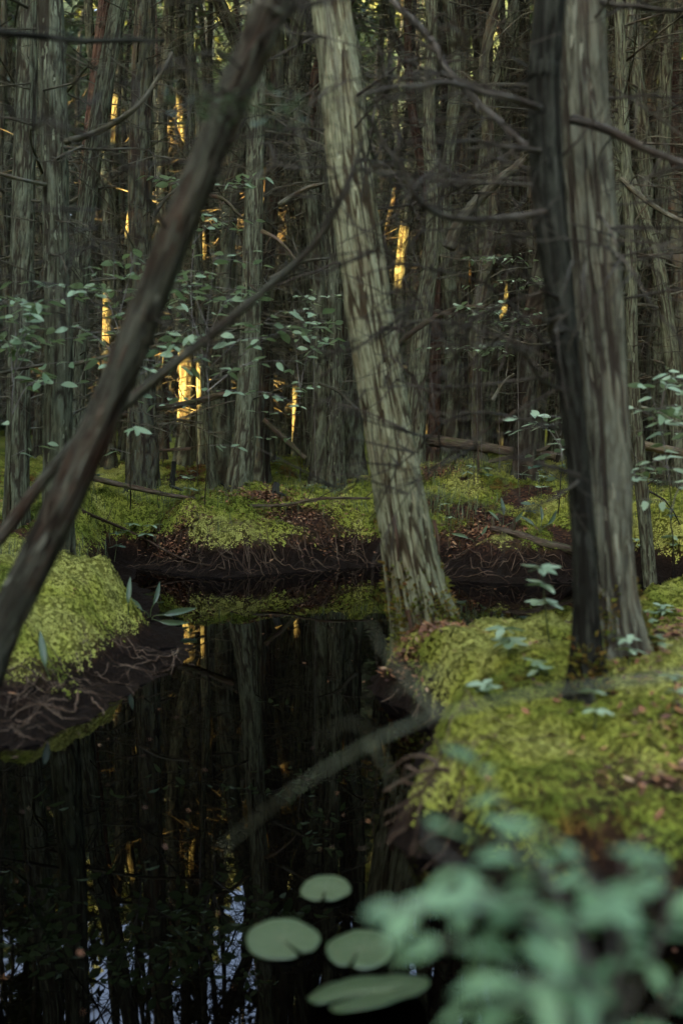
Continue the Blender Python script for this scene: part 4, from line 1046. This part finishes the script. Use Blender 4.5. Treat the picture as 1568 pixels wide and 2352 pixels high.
# ------------------------------------------------------------------ roots along the banks
def root_path(x, y, a, L, r_, lift=.008):
    n = 12; out = []
    for i in range(n):
        out.append((x, y, max(h1(x, y), -.02) + lift + .02 * abs(math.sin(i * 1.3 + a)) * r_.random()))
        a += r_.gauss(0, .25); x += math.cos(a) * L / n; y += math.sin(a) * L / n
    return out
rr = random.Random(77)
named = [(560, 1240, 'pale root looping down the far mud bank'), (620, 1262, 'tangled root at the foot of the brown mound'), (700, 1240, 'root crossing the bare brown mound'), (770, 1235, 'thin root hanging from the mound edge'), (830, 1255, 'root beside the leaning trunk on the far bank'), (480, 1230, 'root under the left end of the far moss'),
         (1010, 1300, 'root at the water right of the leaning trunk'), (1080, 1290, 'pale root below the right bank mound'), (410, 1500, 'pale root on the tip of the left mud bank'), (90, 1560, 'rust brown root arching down the left bank'), (180, 1610, 'root running into the water by the left bank')]
for i, (a, b_, lab) in enumerate(named):
    g = GH(a, b_); t = thing('exposed_root', lab, 'root', tuple(g), 'roots along the mud banks')
    near = g[1] < 6
    ang = rr.uniform(-.5, .5) - (1.3 if near else 1.2)
    stick('main_root', root_path(g[0], g[1], ang, .45 if near else .6, rr), .0065 if near else .0065, .002, M_ROOT, t, g, 7, 30)
    for j in range(2):
        stick('rootlet', root_path(g[0] + rr.gauss(0, .05), g[1] - .06 * j, ang + rr.gauss(0, .8), .3, rr), .004, .0015, M_ROOT, t, g, 5, 16)
mb = MB()
for (x0_, x1_, n, yy) in ((310, 900, 150, (1200, 1315)), (1000, 1310, 50, (1240, 1335)), (150, 460, 70, (1490, 1600)), (0, 160, 60, (1540, 1720)), (880, 1100, 60, (1590, 1850))):
    for i in range(n):
        g = GH(rr.uniform(x0_, x1_), rr.uniform(*yy))
        if g[2] < .005: continue
        p_ = np.array(root_path(g[0], g[1], rr.uniform(0, 6.28), rr.uniform(.15, .5), rr, .006))
        r_ = rr.uniform(.0012, .0035) if g[1] > 6 else rr.uniform(.0006, .0022)
        mb.add(*tube(p_, np.linspace(r_, r_ * .4, len(p_)), 4))
tag(obj('rootlets', mb.mesh('rootlets'), M_ROOT), 'fine tangled roots and twigs littering the mud banks', 'roots', kind='stuff')
# the bleached root claw at the near right bank
g = P(1005, 1765, 2.75); t = thing('root_claw', 'bleached claw shaped root reaching over the water at the near right bank', 'root', tuple(g))
for i, pts in enumerate([[(1030, 1770), (1000, 1765), (960, 1775), (920, 1795), (880, 1820)], [(1005, 1766), (995, 1745), (965, 1735), (930, 1742), (890, 1775)], [(960, 1775), (935, 1760), (925, 1775), (935, 1800)], [(1000, 1775), (960, 1800), (920, 1795), (890, 1815)], [(1000, 1790), (960, 1820), (920, 1850), (880, 1870)], [(1000, 1700), (1010, 1730), (1005, 1760)]]):
    stick(['main_root', 'root_arm'][min(i, 1)], [P(a, b_, 2.75 + .02 * j) for j, (a, b_) in enumerate(pts)], .0085 if i < 2 else .005, .003, M_ROOT, t, g, 7, 30, .006, 200 + i)

# ------------------------------------------------------------------ leafy shrubs
def shrub(name, label, base, sprays, leaf, mat, seed, spacing=.055, stem_r=.006, cat='shrub', group=None, tilt=.12, stemmat=None, layers=3):
    base = np.asarray(base, float); rr = random.Random(seed)
    t = thing(name, label, cat, tuple(base), group)
    for si, pts in enumerate(sprays):
        p3 = [base] + [P(*q) for q in pts] if si == 0 else [P(*q) for q in pts]
        o, q = stick('stem' if si == 0 else 'branch', p3, stem_r if si == 0 else stem_r * .6, .0015, stemmat or M_STEM, t, base, 6, 12 * len(p3), .012, seed + si)
        L = np.r_[0, np.cumsum(np.linalg.norm(np.diff(q, axis=0), axis=1))]
        s0 = L[-1] * ((.85 if si == 0 else .55) if layers else .4); n = max(2, int((L[-1] - s0) / spacing))
        if layers:
            for j in range(layers):
                k = int(len(q) * rr.uniform(.6, .97)); a = rr.uniform(0, 6.28); l = leaf * rr.uniform(2.2, 4.5)
                e = q[k] + np.array([math.cos(a) * l, math.sin(a) * l, rr.gauss(.01, .03)])
                stick('twig', [q[k], (q[k] + e) / 2 + np.array([0, 0, .012]), e], .0022, .001, stemmat or M_STEM, t, base, 4, 6)
                m_ = rr.randrange(3, 6)
                for i in range(m_):
                    pos = q[k] + (e - q[k]) * (i + 1) / m_; ang = a + ((-1) ** i * rr.uniform(.5, 1.2) if i < m_ - 1 else 0)
                    put_leaf(t, pos, (math.cos(ang), math.sin(ang), rr.gauss(-.05, .28)), leaf * rr.uniform(.6, 1.2), mat, rr.gauss(0, .45), None, base)
        for i in range(n + 1):
            s = s0 + (L[-1] - s0) * i / n
            k = min(len(q) - 2, int(np.searchsorted(L, s))); pos = q[k]; tg = q[k + 1] - q[max(0, k - 1)]
            ang = math.atan2(tg[1], tg[0]) + ((1 if i % 2 else -1) * rr.uniform(.5, 1.4) if i < n else rr.gauss(0, .2))
            d = (math.cos(ang), math.sin(ang), rr.gauss(.05, tilt))
            put_leaf(t, pos, d, leaf * rr.uniform(.65, 1.15), mat, rr.gauss(0, .35), None, base)
            if rr.random() < .55:
                ang += rr.choice((-1, 1)) * rr.uniform(.7, 1.8)
                put_leaf(t, pos, (math.cos(ang), math.sin(ang), rr.gauss(.05, tilt)), leaf * rr.uniform(.6, 1.0), mat, rr.gauss(0, .35), None, base)
    return t
D = 5.6
def S3(d, *pts): return [(a, b_, d + .04 * i) for i, (a, b_) in enumerate(pts)]
shrub('pepperbush', 'layered green shrub whose top leaves cross behind the slanting trunk at upper left', GH(300, 1170), [S3(D, (300, 1000), (292, 820), (262, 680), (262, 572)), S3(D, (292, 820), (245, 680), (205, 610)), S3(D, (295, 800), (315, 690), (330, 640)), S3(D - .3, (290, 850), (230, 780), (178, 745)), S3(D, (275, 720), (300, 620), (300, 580)), S3(D + .2, (280, 780), (210, 690), (175, 655)), S3(D - .2, (290, 880), (340, 850), (372, 828))], .092, M_LEAF, 301)
shrub('pepperbush', 'widest leafy shrub between the slanting trunk and the sharp bank cedar', GH(470, 1160), [S3(D + .3, (480, 980), (470, 820), (440, 740), (375, 690)), S3(D + .3, (468, 820), (430, 700), (375, 655)), S3(D + .3, (470, 830), (500, 720), (545, 655)), S3(D + .5, (470, 780), (485, 660), (492, 578)), S3(D + .3, (475, 850), (560, 770), (648, 712)), S3(D + .2, (478, 880), (590, 790), (665, 752)), S3(D + .2, (470, 840), (440, 790), (400, 760)), S3(D, (475, 900), (540, 850), (585, 830)), S3(D + .4, (470, 790), (520, 700), (600, 690)), S3(D, (475, 820), (420, 830), (385, 800)), S3(D + .6, (480, 760), (450, 690), (420, 625))], .092, M_LEAF, 302, .07)
shrub('pepperbush', 'leafy shrub at the left edge before the greyish trunk', GH(25, 1190), [S3(D, (25, 1000), (35, 850), (60, 740), (105, 715)), S3(D, (30, 880), (20, 790), (-25, 770)), S3(D, (32, 860), (70, 800), (112, 780)), S3(D + .2, (40, 800), (30, 720), (5, 685)), S3(D, (32, 850), (60, 770), (85, 755)), S3(D, (28, 950), (60, 890), (100, 865)), S3(D, (35, 820), (70, 730), (50, 690))], .092, M_LEAF, 303)
shrub('pepperbush', 'sparse shrub with drooping leaves before the straight pale cedar', GH(690, 1110), [S3(7.2, (690, 960), (685, 880), (645, 828)), S3(7.2, (688, 900), (705, 820), (745, 775)), S3(7.0, (690, 930), (610, 900), (545, 905)), S3(7.2, (688, 890), (680, 800), (700, 740))], .085, M_LEAF, 304)
shrub('tall_shrub', 'thin tall shrub with few leaves high beside the slanting trunk', GH(455, 1120), [S3(7.0, (450, 900), (440, 650), (450, 500), (420, 430), (362, 395)), S3(7.0, (445, 520), (480, 430), (572, 432)), S3(7.0, (442, 560), (480, 520), (505, 512)), S3(7.0, (445, 480), (410, 420), (385, 425))], .085, M_LEAF, 305, .09)
shrub('pepperbush', 'blurred pale leaved shrub at the right edge', GH(1545, 1330), [S3(4.9, (1540, 1150), (1520, 1000), (1490, 900), (1450, 880)), S3(4.9, (1520, 1000), (1560, 900), (1600, 850)), S3(4.9, (1525, 1020), (1500, 960), (1450, 935)), S3(4.9, (1535, 1100), (1510, 1060), (1450, 1090)), S3(4.9, (1530, 1060), (1570, 1000), (1620, 985)), S3(4.9, (1515, 940), (1530, 880), (1555, 865)), S3(4.8, (1538, 1180), (1560, 1120), (1600, 1100))], .085, M_LEAF_PALE, 306)
shrub('pepperbush', 'single leafy twig held out left of the double stem', GH(1280, 1180), [S3(6.4, (1290, 1080), (1285, 1010), (1260, 975), (1215, 980)), S3(6.4, (1285, 1000), (1295, 960), (1310, 965)), S3(6.4, (1288, 1030), (1255, 985), (1235, 972))], .10, M_LEAF_PALE, 307, .08)
for i, (lab, cx, cy, d) in enumerate([('small leaved sprig high in the centre gap', 1130, 590, 9.5), ('fine leafy sprig beside the dark stem', 1215, 645, 9.3), ('leafy sprig on the arched brown branch tip', 1120, 705, 9.2), ('low leafy sprig in the dark gap at centre right', 1110, 800, 9.2), ('small sprig by the slim cedar at centre', 745, 680, 9.8), ('leafy sprig beside the orange sunlit bark at centre', 1170, 735, 9.6)]):
    b0 = P(cx - 20, cy + 150, d + .3)
    shrub('leafy_sprig', lab, (b0[0], b0[1], h1(b0[0], b0[1])), [S3(d, (cx - 25, cy + 60), (cx - 10, cy + 10), (cx + 40, cy - 5)), S3(d, (cx - 20, cy + 30), (cx - 40, cy + 5), (cx - 60, cy)), S3(d, (cx - 15, cy + 15), (cx + 10, cy - 5), (cx + 60, cy + 15))], .075, M_LEAF_PALE if i != 5 else M_LEAF, 320 + i, .08, .004)

# whorled seedlings on the right hummock and at the water
def whorl(name, label, base, tiers, leaf, mat, seed, stem_r=.0035, group=None, n=6, cat='plant', lift=.1):
    base = np.asarray(base, float); rr = random.Random(seed)
    t = thing(name, label, cat, tuple(base), group)
    top = np.asarray(tiers[-1], float)
    stick('stem', [base - np.array([0, 0, .02])] + [np.asarray(q, float) for q in tiers], stem_r, .0015, M_STALK, t, base, 6, 12)
    for q in tiers:
        a0 = rr.uniform(0, 6.28)
        for i in range(n):
            a = a0 + 6.283 * i / n + rr.gauss(0, .2)
            put_leaf(t, q, (math.cos(a), math.sin(a), rr.gauss(lift, .12)), leaf * rr.uniform(.75, 1.1), mat, rr.gauss(0, .25), None, base)
    return t
g = GH(1262, 1476)
whorl('seedling', 'bright whorled seedling rising over the water left of the double stem', g, [P(1250, 1385, g[1] - .1), P(1248, 1345, g[1] - .1), P(1245, 1308, g[1] - .1)], .085, M_LEAF_PALE, 331)
g = GH(1165, 1505)
whorl('seedling', 'blurred low seedling on the hummock right of the leaning trunk', g, [P(1170, 1475, g[1] - .05), P(1155, 1445, g[1] - .05)], .085, M_LEAF_PALE, 332)
for i, (a, b_, u, lab) in enumerate([(1395, 1460, 60, 'pale seedling at the left foot of the double stem'), (1480, 1450, 40, 'pale seedling right behind the double stem foot'), (1440, 1530, 50, 'seedling against the thick right trunk'), (1500, 1500, 30, 'seedling on brown litter right of the double stem'), (1360, 1690, 70, 'seedling just before the foot of the thin dark stem'), (1230, 1560, 30, 'flat seedling in the moss of the right hummock'), (1110, 1600, 20, 'seedling at the left rim of the right hummock'), (1540, 1640, 60, 'seedling at the right edge on the near hummock'), (1520, 1420, 30, 'seedling near the right edge by the dark inlet')]):
    g = GH(a, b_); whorl('seedling', lab, g, [g + np.array([.01, 0, u * .0012]), g + np.array([0, .01, u * .002])], .06, M_LEAF_PALE if i % 2 == 0 else M_LEAF, 340 + i, group='seedlings on the right hummock', n=5)
bank_plants = [(292, 1240, 'left of the far bank moss'), (345, 1252, 'at the left mud inlet'), (262, 1290, 'behind the left hummock'), (330, 1085, 'at the foot of the dark scaly cedar'), (405, 1020, 'behind the low dead branch'), (488, 1035, 'beside the thin sapling foot'), (440, 1112, 'near the short dark stump'), (425, 1150, 'in front of the short dark stump'), (790, 995, 'beside the straight pale cedar'), (1000, 1012, 'left of the mossy log'), (985, 1062, 'before the kinked cedar foot'), (1075, 1100, 'on the bright right moss'), (1112, 1108, 'below the mossy log'), (1165, 1090, 'under the crooked branch'), (1205, 1112, 'right of the crooked branch'), (1242, 1150, 'left of the double stem on far moss'), (1290, 1095, 'close to the dark stem on far moss'), (1030, 1225, 'in the green hollow right of the leaning trunk'), (1215, 1195, 'above the rotten log'), (585, 1075, 'right of the sharp cedar foot'), (640, 1075, 'between the bank cedars'), (870, 1040, 'behind the leaning trunk'), (220, 1130, 'left end of the fallen branch'), (60, 1160, 'before the greyish left trunk'), (150, 1120, 'behind the slanting trunk'), (1500, 1120, 'right of the double stem'), (1540, 1200, 'at the right edge far moss'), (1470, 1270, 'above the dark right inlet'), (1540, 1270, 'right edge above the inlet'), (660, 1010, 'left of the broken pole'), (560, 1010, 'behind the sharp cedar'), (1130, 985, 'before the fused trunks')]
for i, (a, b_, where) in enumerate(bank_plants):
    g = GH(a, b_); rr2 = random.Random(400 + i); hgt = rr2.uniform(.08, .26)
    whorl('bank_plant', 'small leafy plant ' + where, g, [g + np.array([rr2.gauss(0, .02), 0, hgt * .55]), g + np.array([rr2.gauss(0, .03), 0, hgt])], rr2.uniform(.06, .11), (M_LEAF, M_LEAF_PALE, M_LEAF_BANK, M_LEAF_PALE)[i % 4], 400 + i, group='small plants on the far bank', n=rr2.choice((4, 5, 6)))

# arrow arum blades
ARUM = leaf_mesh('arum_blade', W=.20, droop=.45, fold=.7, n=8); ARUM.materials.append(M_ARUM)
def arum(label, base, blades):
    t = thing('arrow_arum', label, 'plant', tuple(base), 'arrow arum plants')
    for (dx, dz, size, roll, dep) in blades:
        s = Vector((dx * .4, dep, dz * .5)); e = s
        stick('stalk', [(0, 0, -.02), (dx * .15, dep * .5, dz * .3), tuple(s)], .004, .003, M_STALK, t, (0, 0, 0), 6, 8)
        d = Vector((dx, dep + .05, dz)).normalized(); y = Vector((0, -1, .2)).cross(d).normalized(); z = d.cross(y)
        M = Matrix((d, y, z)).transposed() @ Matrix.Rotation(roll, 3, 'X')
        obj('leaf', ARUM, None, t, s, M.to_euler(), (size,) * 3)
arum('arrow arum with one pale upright blade at the left hummock tip', GH(345, 1418), [(.06, .16, .15, .4, -.02), (.22, .05, .2, 0, -.05), (-.10, .10, .14, .3, -.03), (.16, -.02, .18, .2, -.06)])
arum('dark arrow arum blade standing on the left hummock edge', GH(296, 1415), [(.01, .15, .15, .2, -.03), (-.12, .03, .13, .5, -.02)])
arum('single dark strap leaf hanging down the left mud bank', GH(115, 1560), [(-.02, .12, .17, .3, -.03)])
arum('arrow arum with folded blades on the right far mound', GH(1155, 1215), [(.0, .22, .18, .1, 0), (.16, .10, .18, .3, 0), (-.1, .14, .13, .2, 0)])
arum('low arrow arum behind the rotten log', GH(1240, 1225), [(.14, .14, .17, .3, 0), (-.12, .12, .15, .2, 0), (.02, .2, .14, .1, 0)])
arum('arrow arum in the hollow beside the leaning trunk', GH(1090, 1245), [(-.14, .06, .16, .2, 0), (.1, .1, .14, .2, 0)])

# pale fern on the mound
def fern(label, base, n, L, seed, mat=M_LEAF_PALE):
    rr = random.Random(seed); t = thing('fern', label, 'fern', tuple(base), 'ferns on the far bank')
    for f in range(n):
        a = rr.uniform(0, 6.283); l = L * rr.uniform(.7, 1.1); V, F, k = [], [], 0
        for i in range(16):
            s = (i + 1) / 16; c = np.array([l * s, 0, l * (.55 * s - .55 * s * s)]); wd = .32 * l * (math.sin(math.pi * min(1, s * .85 + .12)) ** .8) * (1 - .5 * s)
            for sg in (-1, 1):
                e = c + np.array([.10 * l, sg * wd, -.03 * l]); V += [c + (-.022 * l, 0, 0), c + (.022 * l, 0, 0), (c + e) / 2 + (.018 * l, 0, .01), e]; F += [(k, k + 1, k + 2, k + 3)]; k += 4
        obj('frond', make_mesh('frond', np.array(V), np.array(F)), mat, t, None, (0, 0, a))
    return t
fern('pale fern on the far mound beside the straight cedar', GH(705, 1128), 8, .40, 5)
fern('second pale fern just right of the first on the mound', GH(742, 1122), 6, .26, 6)
fern('dim fern in the hollow behind the far mound', GH(620, 1090), 6, .3, 7, M_LEAF_BANK)

# ------------------------------------------------------------------ lily pads
def lily(label, px, py, wpx, ang, seed, tiltx=0.0, tilty=0.0, lift=.004, notch=.15):
    rr = random.Random(seed); g = G(px, py, lift); lift = .003 + abs(tiltx) * .09 + abs(tilty) * .09; g[2] = lift; R_ = .5 * wpx * np.linalg.norm(g - CAM) / FPX
    n, m_ = 48, 7; V = [(0, 0, 0)]; F = []
    for j in range(1, m_ + 1):
        for i in range(n + 1):
            th = notch / 2 + (2 * math.pi - notch) * i / n
            e = min(i, n - i) / n
            rr_ = j / m_ * (1 - .12 * math.exp(-(e / .03) ** 2)) * (1 + .02 * math.sin(5 * th + seed))
            z = .05 * (j / m_) ** 4 * (.5 + .5 * math.sin(2 * th + seed)) + .02 * math.sin(9 * th) * (j / m_) ** 3 * .4
            V.append((rr_ * math.cos(th), .92 * rr_ * math.sin(th), z))
    idx_ = lambda j, i: 1 + (j - 1) * (n + 1) + i
    for i in range(n):
        F.append((0, idx_(1, i), idx_(1, i + 1), idx_(1, i + 1)))
    quads = [(idx_(j, i), idx_(j + 1, i), idx_(j + 1, i + 1), idx_(j, i + 1)) for j in range(1, m_) for i in range(n)]
    tris = [f[:3] for f in F] + [q[:3] for q in quads] + [(q[0], q[2], q[3]) for q in quads]
    t = thing('lily_pad', label, 'lily pad', tuple(g), 'lily pads on the black water')
    me = make_mesh('blade', np.array(V) * R_, np.array(tris))
    bl = obj('blade', me, M_PAD, t, None, (tiltx, tilty, ang))
    sm = bl.modifiers.new('t', 'SOLIDIFY'); sm.thickness = .0015; sm.offset = 0
    stick('stalk', [(0, 0, -.002), (.02, .03, -.15), (.03, .08, -.4)], .003, .003, M_STALK, t, (0, 0, 0), 6, 8)
    for i in range(9):
        th = ang + notch / 2 + (2 * math.pi - notch) * (i + .5) / 9
        e = Vector((R_ * .85 * math.cos(th - ang), R_ * .78 * math.sin(th - ang), .004)); 
        stick('vein', [(0, 0, .0015), tuple(e * .5), tuple(e)],   .0016, .0006, M_VEIN, bl, (0, 0, 0), 4, 5)
    return t
lily('rounded lily pad farthest out, its notch facing the viewer', 748, 2045, 116, -1.7, 1, .03, .02)
lily('largest oval lily pad, left of its neighbour', 650, 2160, 166, -1.0, 2, .03, .0)
lily('dull lily pad with a curled right tip beside the largest one', 826, 2184, 152, -1.9, 3, .02, .03)
lily('nearest lily pad, tilted up and half hidden at the bottom', 850, 2285, 260, -2.6, 4, .32, -.05, .03, .35)

# ------------------------------------------------------------------ the out-of-focus bush at the lower right
fb = P(1480, 2900, 1.15); fb[2] = max(h1(fb[0], fb[1]), 0.02)
FGS = [[(1440, 2500, 1.12), (1400, 2300, 1.08), (1250, 2140, 1.02), (1050, 2090, .98), (890, 2085, .95)],
       [(1400, 2300, 1.08), (1250, 2150, 1.06), (1080, 2010, 1.06), (985, 1930, 1.08), (985, 1890, 1.1)],
       [(1400, 2300, 1.08), (1330, 2120, 1.06), (1230, 1990, 1.06), (1150, 1930, 1.08)],
       [(1420, 2300, 1.08), (1400, 2100, 1.08), (1340, 1980, 1.08), (1230, 1900, 1.1)],
       [(1430, 2300, 1.08), (1450, 2100, 1.08), (1440, 1960, 1.1), (1500, 1900, 1.1)],
       [(1430, 2350, 1.08), (1500, 2200, 1.05), (1540, 2080, 1.05), (1490, 1980, 1.06)],
       [(1400, 2400, 1.02), (1250, 2280, .98), (1100, 2190, .96), (1010, 2170, .95)],
       [(1420, 2450, 1.0), (1300, 2340, .95), (1150, 2290, .92), (1080, 2300, .9)],
       [(1440, 2400, 1.02), (1500, 2330, .95), (1560, 2260, .92), (1620, 2200, .9)],
       [(1400, 2330, 1.05), (1330, 2200, 1.0), (1200, 2090, .98), (1090, 2060, .97)],
       [(1420, 2340, 1.05), (1440, 2200, 1.0), (1420, 2080, .98), (1350, 2030, .97)],
       [(1420, 2400, 1.0), (1380, 2300, .95), (1280, 2250, .92), (1180, 2260, .9)],
       [(1400, 2360, 1.08), (1280, 2050, 1.2), (1150, 1850, 1.35), (1075, 1740, 1.4)]]
FGS = [[(a, b_, d * .90) for (a, b_, d) in q] for q in FGS]
shrub('foreground_bush', 'large blurred green bush filling the lower right corner', fb, FGS, .053, M_LEAF_FG, 501, .029, .0065, tilt=.25, layers=0)

# cedar sprays hanging blurred near the lens at the upper centre
for i, (a, b_, d, lab) in enumerate([(430, 235, 2.3, 'blurred green cedar spray left of the slanting trunk top'), (650, 240, 2.3, 'blurred green cedar spray right of the slanting trunk top'), (1075, 90, 2.6, 'small blurred spray with rusty tips at upper centre')]):
    p0 = P(a + (110 if i == 0 else -100), b_ - 10, d + .3); t = thing('cedar_spray', lab, 'branch', tuple(p0))
    rr2 = random.Random(600 + i); p1 = P(a, b_, d)
    stick('twig', [p0, (p0 + p1) / 2 + np.array([0, 0, .03]), p1], .004, .0015, M_TWIG, t, p0, 5, 10)
    V = []
    for k in range(90):
        c_ = p0 + (p1 - p0) * rr2.random() ** .6 * 1.1 + np.array([rr2.gauss(0, .03), rr2.gauss(0, .03), rr2.gauss(-.012, .025)]) - p0
        q = np.array([rr2.gauss(0, 1), rr2.gauss(0, 1), rr2.gauss(0, .4)]); q /= np.linalg.norm(q); w_ = np.cross(q, [rr2.gauss(0, .3), rr2.gauss(0, .3), 1]); s = rr2.uniform(.006, .014)
        V += [c_ - q * s - w_ * s * .3, c_ + q * s * 1.6, c_ + w_ * s * .6]
    o_ = obj('needles', make_mesh('needles', np.array(V), np.arange(len(V)).reshape(-1, 3)), M_LEAF_BANK if i < 2 else M_ROOT, t); o_['kind'] = 'stuff'

# ------------------------------------------------------------------ labels: tell alike trunks apart by their order across the picture
ORD = ['first', 'second', 'third', 'fourth', 'fifth', 'sixth', 'seventh', 'eighth', 'ninth', 'tenth', 'eleventh', 'twelfth', 'thirteenth', 'fourteenth', 'fifteenth', 'sixteenth', 'seventeenth', 'eighteenth', 'nineteenth', 'twentieth']
same = {}
for o in S.objects:
    if o.get('group') in ('cedars of the dense stand', 'cedars of the stand that catch the sun'):
        same.setdefault(o['label'], []).append(o)
for lab, os_ in same.items():
    if len(os_) > 1:
        os_.sort(key=lambda o: pxof(tuple(o.location))[0])
        for i, o in enumerate(os_):
            o['label'] = lab + (', ' + ORD[min(i, 19)] + ' from left')
